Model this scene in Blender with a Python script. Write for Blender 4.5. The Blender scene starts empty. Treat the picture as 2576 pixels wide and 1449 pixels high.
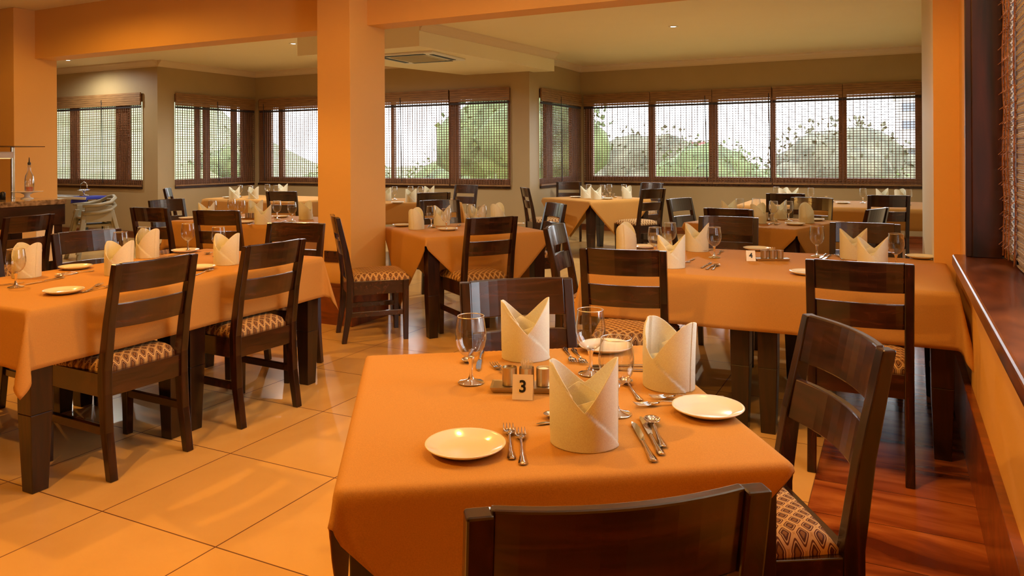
import bpy, math, random
from mathutils import Vector, Matrix, noise
random.seed(7)
sc = bpy.context.scene
C = sc.collection
R = math.radians

# ------------------------------------------------------------------ camera
F, PX, PY, H = 1920.0, 1288.0, 389.5, 1.36       # focal length in px, principal point, eye height
RO, TH = R(.3), R(26.7)
cam = bpy.data.cameras.new('camera')
cam.sensor_width = 36
cam.lens = F / 2576 * 36
cam.shift_y = -(724.5 - PY) / 2576
cam.shift_x = 0
cam.clip_end = 500
cam_o = bpy.data.objects.new('camera', cam)
C.objects.link(cam_o)
cam_o.matrix_world = Matrix.Translation((0, 0, H)) @ Matrix.Rotation(TH, 4, 'Z') @ Matrix.Rotation(R(90), 4, 'X') @ Matrix.Rotation(-RO, 4, 'Z')
sc.camera = cam_o
sc.view_settings.view_transform = 'Standard'
sc.view_settings.look = 'None'
sc.view_settings.gamma = 1
sc.view_settings.exposure = 0.12
sc.view_settings.use_curve_mapping = False
try:
    sc.cycles.max_bounces = 8
    sc.cycles.transparent_max_bounces = 24
    sc.cycles.transmission_bounces = 8
    sc.cycles.caustics_reflective = False
    sc.cycles.caustics_refractive = False
    sc.cycles.sample_clamp_indirect = 6
except Exception:
    pass

# ------------------------------------------------------------------ sky
SKY = 6.5
w = bpy.data.worlds.new('sky')
sc.world = w
w.use_nodes = True
wn, wl = w.node_tree.nodes, w.node_tree.links
bg = wn['Background']
tc = wn.new('ShaderNodeTexCoord'); sp = wn.new('ShaderNodeSeparateXYZ'); cr = wn.new('ShaderNodeValToRGB')
wl.new(tc.outputs['Generated'], sp.inputs[0]); wl.new(sp.outputs['Z'], cr.inputs[0])
cr.color_ramp.elements[0].position = 0.0; cr.color_ramp.elements[0].color = (.98, .99, 1, 1)
cr.color_ramp.elements[1].position = .5; cr.color_ramp.elements[1].color = (.78, .88, 1, 1)
wl.new(cr.outputs[0], bg.inputs[0]); bg.inputs[1].default_value = SKY

# ------------------------------------------------------------------ the lamps of the dining room, with two added unseen ones
WARM = (1.0, .49, .09)
COOL = (1.0, .97, .86)
NEAR_SPOTS = [(-1.3, 2.6, .60, 150), (-.45, 2.9, .65, 150), (-2.7, 3.2, .60, 172), (-4.7, 2.5, 1.35, 136), (-6.6, 3.6, .8, 172), (-2.0, .1, 1.75, 140)]  # the last is an unseen fill lamp added on the camera side
FAR_SPOTS = [(-7.6, 8.25, 1.1), (-2.47, 9.4, 1.4), (-12.1, 7.9, .42), (-9.6, 6.9, .4)]  # the last is an unseen lamp added behind the beam for more light
NEAR_W, FAR_W = 94, 185
def spot(loc, col, power, size=170, blend=.6, rad=.035):
    l = bpy.data.lights.new('downlight_lamp', 'SPOT')
    l.color = col; l.energy = power; l.spot_size = R(size); l.spot_blend = blend; l.shadow_soft_size = rad
    o = bpy.data.objects.new('downlight_lamp', l); C.objects.link(o); o.location = loc
    return o
for p in NEAR_SPOTS: spot((p[0], p[1], 2.93), WARM, NEAR_W * p[2], p[3], .3)
for p in FAR_SPOTS: spot((p[0], p[1], 2.93), COOL, FAR_W * p[2])
def portal(loc, rot, sx, sy):
    l = bpy.data.lights.new('window_portal', 'AREA'); l.shape = 'RECTANGLE'; l.size = sx; l.size_y = sy
    l.cycles.is_portal = True
    o = bpy.data.objects.new('window_portal', l); C.objects.link(o); o.location = loc; o.rotation_euler = rot
portal((-12.3, 8.9, 1.6), (R(-90), 0, 0), 2.5, 1.5)
portal((-11.1, 9.75, 1.6), (R(-90), 0, R(90)), 1.9, 1.5)
portal((-8.0, 11.05, 1.6), (R(-90), 0, 0), 5.4, 1.5)
portal((-5.3, 12.0, 1.6), (R(-90), 0, R(90)), 1.8, 1.5)
portal((-2.3, 13.2, 1.6), (R(-90), 0, 0), 5.4, 1.5)
portal((.8, 3.05, 1.9), (R(-90), 0, R(-90)), 2.2, 2.0)

# ------------------------------------------------------------------ where a picture point lies in the room
def ab(x, y):
    du, dv = (x - PX) / F, (y - PY) / F
    c, s = math.cos(RO), math.sin(RO)
    return c * du - s * dv, s * du + c * dv
def W(X, Z): return (X * math.cos(TH) - Z * math.sin(TH), X * math.sin(TH) + Z * math.cos(TH))
def G(x, y, z=0.0):
    a, b = ab(x, y); Z = (H - z) / b
    return W(a * Z, Z)

# ------------------------------------------------------------------ mesh helpers
class MB:
    def __init__(s): s.v = []; s.f = []
    def add(s, vs, fs, M=None):
        n = len(s.v)
        s.v += [tuple(M @ Vector(v)) if M else tuple(v) for v in vs]
        s.f += [tuple(i + n for i in f) for f in fs]
        return s
    def box(s, x0, x1, y0, y1, z0, z1, M=None):
        vs = [(x, y, z) for z in (z0, z1) for y in (y0, y1) for x in (x0, x1)]
        return s.add(vs, [(0, 2, 3, 1), (4, 5, 7, 6), (0, 1, 5, 4), (2, 6, 7, 3), (0, 4, 6, 2), (1, 3, 7, 5)], M)
    def taper(s, c0, w0, d0, z0, c1, w1, d1, z1, M=None):
        vs = [(c0[0] + a * w0 / 2, c0[1] + b * d0 / 2, z0) for b in (-1, 1) for a in (-1, 1)]
        vs += [(c1[0] + a * w1 / 2, c1[1] + b * d1 / 2, z1) for b in (-1, 1) for a in (-1, 1)]
        return s.add(vs, [(0, 2, 3, 1), (4, 5, 7, 6), (0, 1, 5, 4), (2, 6, 7, 3), (0, 4, 6, 2), (1, 3, 7, 5)], M)
    def lathe(s, prof, n=24, M=None, cap0=False, cap1=False):
        vs = []; fs = []
        for r, z in prof:
            for k in range(n):
                a = 2 * math.pi * k / n
                vs.append((r * math.cos(a), r * math.sin(a), z))
        for i in range(len(prof) - 1):
            for k in range(n):
                k2 = (k + 1) % n
                fs.append((i * n + k, i * n + k2, (i + 1) * n + k2, (i + 1) * n + k))
        if cap0: fs.append(tuple(range(n))[::-1])
        if cap1: fs.append(tuple(range((len(prof) - 1) * n, len(prof) * n)))
        return s.add(vs, fs, M)
    def tube(s, pts, r, n=8, M=None):
        pts = [Vector(p) for p in pts]; vs = []; fs = []
        for i, p in enumerate(pts):
            t = (pts[min(i + 1, len(pts) - 1)] - pts[max(i - 1, 0)]).normalized()
            up = Vector((0, 0, 1)) if abs(t.z) < .9 else Vector((1, 0, 0))
            a = t.cross(up).normalized(); b = t.cross(a)
            rr = r[i] if isinstance(r, (list, tuple)) else r
            for k in range(n):
                q = 2 * math.pi * k / n
                vs.append(p + a * rr * math.cos(q) + b * rr * math.sin(q))
        for i in range(len(pts) - 1):
            for k in range(n):
                k2 = (k + 1) % n
                fs.append((i * n + k, i * n + k2, (i + 1) * n + k2, (i + 1) * n + k))
        fs.append(tuple(range(n))[::-1]); fs.append(tuple(range((len(pts) - 1) * n, len(pts) * n)))
        return s.add(vs, fs, M)
    def grid(s, nx, ny, fn, M=None, wrap=False):
        vs = [fn(i / nx, j / ny) for j in range(ny + 1) for i in range(nx + 1)]
        fs = [(j * (nx + 1) + i, j * (nx + 1) + i + 1, (j + 1) * (nx + 1) + i + 1, (j + 1) * (nx + 1) + i) for j in range(ny) for i in range(nx)]
        return s.add(vs, fs, M)
    def build(s, name, mat, parent=None, bevel=0, smooth=False, subsurf=0, solid=0, seg=2):
        me = bpy.data.meshes.new(name)
        me.from_pydata(s.v, [], s.f); me.update()
        me.materials.append(mat)
        if smooth:
            for p in me.polygons: p.use_smooth = True
        o = bpy.data.objects.new(name, me); C.objects.link(o)
        if parent: o.parent = parent
        if solid:
            m = o.modifiers.new('solid', 'SOLIDIFY'); m.thickness = solid; m.offset = 0
        if bevel:
            m = o.modifiers.new('bevel', 'BEVEL'); m.width = bevel; m.segments = seg; m.limit_method = 'ANGLE'
        if subsurf:
            m = o.modifiers.new('sub', 'SUBSURF'); m.levels = subsurf; m.render_levels = subsurf
        return o
def tag(o, label=None, cat=None, group=None, kind=None):
    if label: o['label'] = label
    if cat: o['category'] = cat
    if group: o['group'] = group
    if kind: o['kind'] = kind
    return o
def empty(name, loc=(0, 0, 0), rz=0):
    o = bpy.data.objects.new(name, None); o.empty_display_size = .05
    C.objects.link(o); o.location = loc; o.rotation_euler = (0, 0, rz)
    return o
def kids(o): return [c for c in bpy.data.objects if c.parent == o]
class Proto:
    """a finished thing; the first placing uses it, later ones copy it and its parts"""
    def __init__(s, root):
        s.root = root; s.used = False
        s.tree = [(c, kids(c)) for c in kids(root)]
    def put(s, loc, rz, label, cat, group, rot=None):
        if not s.used:
            o = s.root; s.used = True
        else:
            o = s.root.copy(); C.objects.link(o)
            for c, gs in s.tree:
                d = c.copy(); C.objects.link(d); d.parent = o
                for g in gs:
                    e = g.copy(); C.objects.link(e); e.parent = d
        o.location = loc; o.rotation_euler = rot if rot else (0, 0, rz)
        return tag(o, label, cat, group)

# ------------------------------------------------------------------ materials
def mat(name, col=(.5, .5, .5), rough=.5, metal=0, spec=.5, coat=0):
    m = bpy.data.materials.new(name); m.use_nodes = True
    b = m.node_tree.nodes['Principled BSDF']
    b.inputs['Base Color'].default_value = (*col, 1); b.inputs['Roughness'].default_value = rough
    b.inputs['Metallic'].default_value = metal; b.inputs['Specular IOR Level'].default_value = spec
    b.inputs['Coat Weight'].default_value = coat; b.inputs['Coat Roughness'].default_value = .12
    return m
def N(m, t, **kw):
    n = m.node_tree.nodes.new(t)
    for k, v in kw.items(): setattr(n, k, v)
    return n
def L(m, a, b): m.node_tree.links.new(a, b)
def ramp(m, stops, interp='LINEAR'):
    n = N(m, 'ShaderNodeValToRGB'); n.color_ramp.interpolation = interp
    e = n.color_ramp.elements
    while len(e) < len(stops): e.new(.5)
    for q, (p, c) in zip(e, stops): q.position = p; q.color = (*c, 1)
    return n
def mth(m, op, a, b=None, c=None):
    n = N(m, 'ShaderNodeMath', operation=op)
    for i, v in enumerate((a, b, c)):
        if v is None: continue
        if isinstance(v, (int, float)): n.inputs[i].default_value = v
        else: L(m, v, n.inputs[i])
    return n.outputs[0]
def bsdf(m): return m.node_tree.nodes['Principled BSDF']
def noisy(name, c0, c1, scale=3, rough=.6, detail=4, bump=0, bscale=60, coords='Object', stretch=(1, 1, 1), **kw):
    m = mat(name, c0, rough, **kw)
    t = N(m, 'ShaderNodeTexCoord'); mp = N(m, 'ShaderNodeMapping'); mp.inputs['Scale'].default_value = stretch
    L(m, t.outputs[coords], mp.inputs[0])
    n = N(m, 'ShaderNodeTexNoise'); n.inputs['Scale'].default_value = scale; n.inputs['Detail'].default_value = detail
    L(m, mp.outputs[0], n.inputs['Vector'])
    r = ramp(m, [(.3, c0), (.7, c1)]); L(m, n.outputs[0], r.inputs[0]); L(m, r.outputs[0], bsdf(m).inputs['Base Color'])
    if bump:
        n2 = N(m, 'ShaderNodeTexNoise'); n2.inputs['Scale'].default_value = bscale; L(m, mp.outputs[0], n2.inputs['Vector'])
        bp = N(m, 'ShaderNodeBump'); bp.inputs['Strength'].default_value = bump; bp.inputs['Distance'].default_value = .01
        L(m, n2.outputs[0], bp.inputs['Height']); L(m, bp.outputs[0], bsdf(m).inputs['Normal'])
    return m
def wood(name, dark, light, scale=5, axis=0, rough=.28, coat=.3, stretch=9):
    st = [stretch, stretch, stretch]; st[axis] = 1
    m = mat(name, dark, rough, coat=coat)
    t = N(m, 'ShaderNodeTexCoord'); mp = N(m, 'ShaderNodeMapping'); mp.inputs['Scale'].default_value = st
    L(m, t.outputs['Object'], mp.inputs[0])
    n = N(m, 'ShaderNodeTexNoise'); n.inputs['Scale'].default_value = scale; n.inputs['Detail'].default_value = 5; n.inputs['Distortion'].default_value = 1.2
    L(m, mp.outputs[0], n.inputs['Vector'])
    r = ramp(m, [(.36, dark), (.56, tuple((a + b) / 2 for a, b in zip(dark, light))), (.74, light)])
    L(m, n.outputs[0], r.inputs[0]); L(m, r.outputs[0], bsdf(m).inputs['Base Color'])
    bp = N(m, 'ShaderNodeBump'); bp.inputs['Strength'].default_value = .12; bp.inputs['Distance'].default_value = .004
    L(m, n.outputs[0], bp.inputs['Height']); L(m, bp.outputs[0], bsdf(m).inputs['Normal'])
    return m
M = {}
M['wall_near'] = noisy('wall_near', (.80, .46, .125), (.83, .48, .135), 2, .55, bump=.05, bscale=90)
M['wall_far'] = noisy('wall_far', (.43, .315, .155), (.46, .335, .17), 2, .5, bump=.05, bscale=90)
M['ceil'] = noisy('ceiling_paint', (.89, .80, .59), (.90, .82, .61), 2, .7)
M['cream'] = noisy('cream_paint', (.87, .80, .57), (.88, .82, .59), 2, .6)
M['cornice'] = mat('cornice_plaster', (.74, .60, .42), .6)
M['chair_wood'] = wood('dark_stained_wood', (.014, .0045, .0020), (.078, .020, .006), 3.2, 0, .27, .7)
M['post_wood'] = wood('dark_stained_wood_upright', (.010, .0036, .0018), (.060, .015, .005), 3.2, 2, .27, .35)
M['table_wood'] = wood('table_wood', (.010, .0036, .0018), (.040, .010, .0035), 3.0, 2, .3, .3)
M['ledge_wood'] = wood('ledge_wood', (.05, .010, .003), (.26, .07, .018), 1.6, 1, .3, .25, 5)
M['jamb_wood'] = wood('jamb_wood', (.008, .0022, .001), (.075, .013, .003), 1.4, 2, .4, .05, 6)
M['skirt_wood'] = wood('skirting_wood', (.14, .030, .006), (.34, .085, .016), 1.6, 0, .3, .4, 6)
M['frame_wood'] = wood('window_frame_wood', (.22, .095, .04), (.40, .18, .08), 2.0, 2, .4, .1, 6)
M['counter_wood'] = wood('counter_wood', (.010, .004, .002), (.05, .014, .005), 2.4, 1, .25, .3)
M['bamboo'] = noisy('bamboo_reed', (.10, .04, .016), (.26, .11, .045), 30, .6, stretch=(1, 1, 6))
M['bamboo_band'] = noisy('bamboo_band', (.20, .095, .03), (.42, .22, .08), 14, .55, stretch=(.4, .4, 9))
M['cord'] = mat('blind_cord', (.03, .02, .02), .6)
M['steel'] = mat('polished_steel', (.78, .76, .73), .12, 1)
M['brushed'] = noisy('brushed_steel', (.52, .44, .30), (.62, .54, .40), 40, .3, stretch=(20, 20, .2), metal=1)
M['plate'] = mat('glazed_china', (.92, .90, .82), .12, coat=.5)
M['black'] = mat('black_plastic', (.012, .012, .013), .4)
M['white'] = mat('white_plastic', (.8, .78, .72), .4)
M['card'] = mat('cream_card', (.93, .86, .70), .5)
M['ink'] = mat('black_ink', (.01, .01, .01), .5)
M['toothpick'] = mat('toothpick_wood', (.85, .66, .36), .6)
M['sugar'] = mat('sugar_sachet', (.9, .86, .72), .6)
M['socket'] = mat('brown_socket', (.07, .022, .012), .35)
M['highchair'] = mat('high_chair_plastic', (.34, .31, .22), .4)
M['blue'] = mat('blue_cloth', (.02, .03, .35), .7)
M['red'] = mat('red_liquid', (.6, .05, .01), .15)
M['grille'] = mat('grille_plastic', (.56, .53, .38), .5)
M['stone'] = noisy('counter_stone', (.10, .06, .03), (.42, .30, .18), 30, .12, coat=.4)
# napkin linen and table linen, woven
def linen(name, c, rough=.75, bump=.25, trans=0.0):
    m = mat(name, c, rough, spec=.2)
    t = N(m, 'ShaderNodeTexCoord')
    n = N(m, 'ShaderNodeTexNoise'); n.inputs['Scale'].default_value = 420; n.inputs['Detail'].default_value = 2
    L(m, t.outputs['Object'], n.inputs['Vector'])
    bp = N(m, 'ShaderNodeBump'); bp.inputs['Strength'].default_value = bump; bp.inputs['Distance'].default_value = .001
    L(m, n.outputs[0], bp.inputs['Height']); L(m, bp.outputs[0], bsdf(m).inputs['Normal'])
    r = ramp(m, [(.3, tuple(q * .9 for q in c)), (.7, tuple(min(1, q * 1.06) for q in c))]); L(m, n.outputs[0], r.inputs[0]); L(m, r.outputs[0], bsdf(m).inputs['Base Color'])
    if trans:
        tl = N(m, 'ShaderNodeBsdfTranslucent'); L(m, r.outputs[0], tl.inputs[0])
        mx = N(m, 'ShaderNodeMixShader'); mx.inputs[0].default_value = trans
        L(m, bsdf(m).outputs[0], mx.inputs[1]); L(m, tl.outputs[0], mx.inputs[2]); L(m, mx.outputs[0], m.node_tree.nodes['Material Output'].inputs[0])
    return m
M['cloth'] = linen('tan_table_linen', (.57, .285, .07))
M['napkin'] = linen('cream_napkin_linen', (1.0, .94, .78), .7, .1, .3)
# seat fabric: diamonds outlined in cream on brown
def seat_fabric():
    m = mat('diamond_seat_fabric', (.2, .08, .02), .65, spec=.3)
    t = N(m, 'ShaderNodeTexCoord'); s = N(m, 'ShaderNodeSeparateXYZ'); L(m, t.outputs['Object'], s.inputs[0])
    yz = mth(m, 'SUBTRACT', s.outputs['Y'], s.outputs['Z'])
    k = 1 / .042
    xs = s.outputs['X']; yz = s.outputs['Y']
    out = []
    for op in ('ADD', 'SUBTRACT'):
        q = mth(m, 'MULTIPLY', mth(m, op, xs, yz), k)
        out.append(mth(m, 'ABSOLUTE', mth(m, 'SUBTRACT', mth(m, 'FRACT', mth(m, 'ADD', q, 50.0)), .5)))
    p4 = mth(m, 'POWER', mth(m, 'ADD', mth(m, 'POWER', out[0], 5.0), mth(m, 'POWER', out[1], 5.0)), .2)
    r = ramp(m, [(0, (.30, .13, .035)), (.16, (.10, .028, .010)), (.27, (.66, .44, .20)), (.325, (.14, .035, .012)), (.40, (.72, .46, .19)), (.50, (.60, .33, .11))], 'CONSTANT')
    L(m, p4, r.inputs[0]); L(m, r.outputs[0], bsdf(m).inputs['Base Color'])
    return m
M['seat'] = seat_fabric()
# thin clear glass: what it does not reflect it lets through
def thin_glass(name, tint=(.97, .98, .97), lo=.04, hi=.55, power=3.5, rough=.02):
    m = bpy.data.materials.new(name); m.use_nodes = True
    nt = m.node_tree; nt.nodes.remove(nt.nodes['Principled BSDF'])
    tr = N(m, 'ShaderNodeBsdfTransparent'); tr.inputs[0].default_value = (*tint, 1)
    gl = N(m, 'ShaderNodeBsdfGlossy'); gl.inputs['Roughness'].default_value = rough
    lw = N(m, 'ShaderNodeLayerWeight'); lw.inputs['Blend'].default_value = .5
    mx = N(m, 'ShaderNodeMixShader')
    fac = mth(m, 'ADD', mth(m, 'MULTIPLY', mth(m, 'POWER', lw.outputs['Facing'], power), hi - lo), lo)
    L(m, fac, mx.inputs[0]); L(m, tr.outputs[0], mx.inputs[1]); L(m, gl.outputs[0], mx.inputs[2])
    L(m, mx.outputs[0], nt.nodes['Material Output'].inputs[0])
    return m
M['bowl_glass'] = thin_glass('drinking_glass', (.97, .97, .965), .07, 1.0, 1.7)
M['rim_glass'] = thin_glass('goblet_rim', (.95, .95, .95), .75, .95, 1.0, .35)
M['pane'] = thin_glass('window_glass', (.97, .98, .98), .03, .35, 4)
M['glass'] = mat('solid_glass', (1, 1, 1), .01); bsdf(M['glass']).inputs['Transmission Weight'].default_value = 1
M['hood'] = thin_glass('smoked_glass', (.45, .38, .28), .08, .6)
def emit(name, col, st):
    m = mat(name, col, .5); bsdf(m).inputs['Emission Color'].default_value = (*col, 1); bsdf(m).inputs['Emission Strength'].default_value = st
    return m
M['lamp_on'] = emit('lit_lamp', (1, .93, .8), 25)
M['warm_lamp_on'] = emit('lit_warm_lamp', (1, .62, .25), 20)
M['heat_lamp'] = emit('lit_heat_panel', (1, .72, .30), .9)
# tiles 605 x 632 mm laid square with the room
def tiles():
    m = mat('floor_tile', (.6, .3, .1), .16, spec=.42)
    t = N(m, 'ShaderNodeNewGeometry'); s = N(m, 'ShaderNodeSeparateXYZ'); L(m, t.outputs['Position'], s.inputs[0])
    d = []; cells = []
    for ax, off, st in (('X', 2.728 + 60.5, .605), ('Y', -1.907 + 63.2, .632)):
        q = mth(m, 'DIVIDE', mth(m, 'ADD', s.outputs[ax], off), st)
        cells.append(mth(m, 'FLOOR', q))
        f = mth(m, 'ABSOLUTE', mth(m, 'SUBTRACT', mth(m, 'FRACT', q), .5))
        d.append(mth(m, 'GREATER_THAN', f, .5 - .0026 / st))
    grout = mth(m, 'MAXIMUM', d[0], d[1])
    cb = N(m, 'ShaderNodeCombineXYZ'); L(m, cells[0], cb.inputs[0]); L(m, cells[1], cb.inputs[1])
    wn_ = N(m, 'ShaderNodeTexWhiteNoise'); L(m, cb.outputs[0], wn_.inputs['Vector'])
    n = N(m, 'ShaderNodeTexNoise'); n.inputs['Scale'].default_value = 2.2; n.inputs['Detail'].default_value = 6; n.inputs['Distortion'].default_value = .6
    v = N(m, 'ShaderNodeVectorMath', operation='ADD'); L(m, t.outputs['Position'], v.inputs[0])
    v2 = N(m, 'ShaderNodeVectorMath', operation='SCALE'); L(m, wn_.outputs['Color'], v2.inputs[0]); v2.inputs['Scale'].default_value = 9.0
    L(m, v2.outputs[0], v.inputs[1]); L(m, v.outputs[0], n.inputs['Vector'])
    r = ramp(m, [(.3, (.72, .43, .15)), (.7, (.82, .51, .19))]); L(m, n.outputs[0], r.inputs[0])
    mx = N(m, 'ShaderNodeMix', data_type='RGBA'); L(m, grout, mx.inputs[0]); L(m, r.outputs[0], mx.inputs[6]); mx.inputs[7].default_value = (.14, .05, .015, 1)
    L(m, mx.outputs[2], bsdf(m).inputs['Base Color'])
    L(m, mth(m, 'ADD', mth(m, 'MULTIPLY', grout, .5), .19), bsdf(m).inputs['Roughness'])
    return m
M['tile'] = tiles()
def planks():
    m = mat('floor_plank', (.3, .08, .02), .2, coat=.3)
    t = N(m, 'ShaderNodeNewGeometry'); s = N(m, 'ShaderNodeSeparateXYZ'); L(m, t.outputs['Position'], s.inputs[0])
    q = mth(m, 'DIVIDE', mth(m, 'ADD', s.outputs['Y'], 51.15), .31)
    row = mth(m, 'FLOOR', q)
    edge = mth(m, 'GREATER_THAN', mth(m, 'ABSOLUTE', mth(m, 'SUBTRACT', mth(m, 'FRACT', q), .5)), .5 - .005)
    cb = N(m, 'ShaderNodeCombineXYZ')
    L(m, mth(m, 'MULTIPLY', s.outputs['X'], 1.1), cb.inputs[0]); L(m, mth(m, 'MULTIPLY', s.outputs['Y'], 4.2), cb.inputs[1]); L(m, mth(m, 'MULTIPLY', row, 3.7), cb.inputs[2])
    n = N(m, 'ShaderNodeTexNoise'); n.inputs['Scale'].default_value = 1.6; n.inputs['Detail'].default_value = 6; n.inputs['Distortion'].default_value = .8
    L(m, cb.outputs[0], n.inputs['Vector'])
    r = ramp(m, [(.33, (.12, .022, .008)), (.5, (.34, .085, .022)), (.72, (.60, .20, .05))]); L(m, n.outputs[0], r.inputs[0])
    mx = N(m, 'ShaderNodeMix', data_type='RGBA'); L(m, edge, mx.inputs[0]); L(m, r.outputs[0], mx.inputs[6]); mx.inputs[7].default_value = (.05, .012, .005, 1)
    L(m, mx.outputs[2], bsdf(m).inputs['Base Color'])
    return m
M['plank'] = planks()
M['leaf'] = noisy('tree_leaf', (.04, .055, .014), (.17, .20, .06), 1.2, .7, detail=8)
M['leaf_dry'] = noisy('tree_leaf_olive', (.06, .06, .03), (.20, .175, .10), 1.2, .7, detail=8)
M['grass'] = noisy('hill_grass', (.14, .155, .05), (.28, .29, .12), .35, .8, detail=8)
M['bark'] = noisy('bark', (.10, .07, .05), (.2, .15, .1), 6, .9)
M['render'] = mat('pale_render', (.62, .56, .52), .8)
M['bwin'] = mat('dark_window', (.16, .17, .19), .2)
M['roofred'] = mat('red_roof', (.45, .10, .08), .8)

# ------------------------------------------------------------------ room shell
def struct(name, mb, m, **kw): return tag(mb.build(name, m, **kw), kind='structure')
CZ = 2.95
struct('floor_tiles', MB().box(-17.5, -.308, -8, 13.2, -.1, 0), M['tile'])
struct('floor_planks', MB().box(-.308, .9, -8, 13.2, -.1, 0), M['plank'])
struct('ceiling', MB().box(-17.5, 1.4, -8, 13.3, CZ, CZ + .15), M['ceil'])
ZS, ZT = .855, 2.415
WT = .16
def wall_run(name, axis, p, a0, a1, holes, m, out=1, z0=0, z1=CZ):
    """a wall along x (axis 0) or y (axis 1) whose room face is at p, with window holes"""
    mb = MB()
    def b(s0, s1, zz0, zz1):
        if s1 - s0 < 1e-4: return
        q0, q1 = sorted((p, p + out * WT))
        if axis == 0: mb.box(s0, s1, q0, q1, zz0, zz1)
        else: mb.box(q0, q1, s0, s1, zz0, zz1)
    x = a0
    for h0, h1 in holes:
        b(x, h0, z0, z1); b(h0, h1, z0, ZS); b(h0, h1, ZT, z1); x = h1
    b(x, a1, z0, z1)
    return struct(name, mb, m)
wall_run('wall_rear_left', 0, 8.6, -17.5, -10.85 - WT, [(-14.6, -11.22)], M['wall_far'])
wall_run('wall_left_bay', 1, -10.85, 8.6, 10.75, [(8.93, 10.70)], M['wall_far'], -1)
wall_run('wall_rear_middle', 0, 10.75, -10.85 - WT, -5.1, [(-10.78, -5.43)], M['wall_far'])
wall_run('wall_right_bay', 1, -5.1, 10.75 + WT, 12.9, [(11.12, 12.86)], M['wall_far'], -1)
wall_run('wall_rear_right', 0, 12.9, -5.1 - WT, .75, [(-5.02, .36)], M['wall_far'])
struct('wall_right_far', MB().box(.60, .75, 6.85, 12.9, 0, CZ), M['cream'])
struct('wall_right_pier', MB().box(.186, .75, 4.83, 6.85, 0, CZ), M['cream'])
struct('wall_right_near', MB().box(.310, .75, 4.22, 4.83, .80, CZ).box(.290, .75, -8, 4.83, 0, .80).box(.290, .75, -8, 1.93, .80, CZ), M['wall_near'])
struct('wall_behind', MB().box(-17.5, .75, -8.15, -8, 0, CZ), M['wall_near'])
struct('wall_left', MB().box(-17.65, -17.5, -8.15, 8.75, 0, CZ), M['wall_near'])
# the beam and its pillars
struct('beam_ceiling', MB().box(-17.5, .186, 5.07, 5.30, 2.43, CZ), M['wall_near'])
struct('pillar_middle', MB().box(-4.21, -3.875, 4.845, 5.31, 0, CZ), M['wall_near'], bevel=.004)
struct('pillar_left', MB().box(-8.70, -8.33, 4.845, 5.31, 0, CZ), M['wall_near'], bevel=.004)
# orange front of the pier where it meets the near wall
struct('wall_pier_front', MB().box(.186, .310, 4.815, 4.83, 0, CZ), M['wall_near'])
def skirting(name, x0, x1, y0, y1, h=.335):
    mb = MB().box(x0, x1, y0, y1, 0, h - .025).box(x0 - .006, x1 + .006, y0 - .006, y1 + .006, h - .025, h)
    struct(name, mb, M['skirt_wood'], bevel=.003)
skirting('baseboard_pillar_middle', -4.225, -3.860, 4.830, 5.325)
skirting('baseboard_pillar_left', -8.715, -8.315, 4.830, 5.325)
skirting('baseboard_right', .268, .290, -8, 4.815, .345)
skirting('baseboard_pier', .166, .186, 4.81, 6.85, .2)
skirting('baseboard_rear_left', -17.5, -10.85, 8.58, 8.6, .11)
skirting('baseboard_rear_middle', -10.85, -5.1, 10.73, 10.75, .11)
skirting('baseboard_rear_right', -5.1, .6, 12.88, 12.9, .11)
# lowered ceiling with the air conditioner, skewed a little to the room
bz = 2.66
bk = [(-5.06, 7.62), (-4.76, 10.95), (-6.25, 10.75), (-6.95, 7.62)]
mb = MB(); mb.add([(x, y, z) for z in (bz, CZ) for x, y in bk], [(0, 3, 2, 1), (4, 5, 6, 7), (0, 1, 5, 4), (1, 2, 6, 5), (2, 3, 7, 6), (3, 0, 4, 7)])
struct('ceiling_bulkhead', mb, M['cream'])
# cornices: a stepped plaster moulding along a line, on the side given by (nx, ny)
def cornice(name, p0, p1, nx, ny):
    prof = [(0, CZ - .105), (.018, CZ - .105), (.022, CZ - .085), (.055, CZ - .045), (.085, CZ - .022), (.09, CZ), (0, CZ)]
    vs = [(x + nx * d, y + ny * d, z) for x, y in (p0, p1) for d, z in prof]; n = len(prof)
    fs = [(i, (i + 1) % n, n + (i + 1) % n, n + i) for i in range(n)] + [tuple(range(n))[::-1], tuple(range(n, 2 * n))]
    struct(name, MB().add(vs, fs), M['cornice'])
cornice('trim_cornice_1', (-17.5, 8.6), (-10.85, 8.6), 0, -1)
cornice('trim_cornice_2', (-10.85, 8.6), (-10.85, 10.75), 1, 0)
cornice('trim_cornice_3', (-10.85, 10.75), (-6.3, 10.75), 0, -1)
cornice('trim_cornice_4', (-5.1, 10.9), (-5.1, 12.9), 1, 0)
cornice('trim_cornice_5', (-5.1, 12.9), (.6, 12.9), 0, -1)
cornice('trim_cornice_6', (-5.06, 7.62), (-4.76, 10.95), .9958, -.09)
cornice('trim_cornice_7', (.186, 5.3), (.186, 6.85), -1, 0)
cornice('trim_cornice_8', (.60, 6.85), (.60, 12.9), -1, 0)

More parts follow.
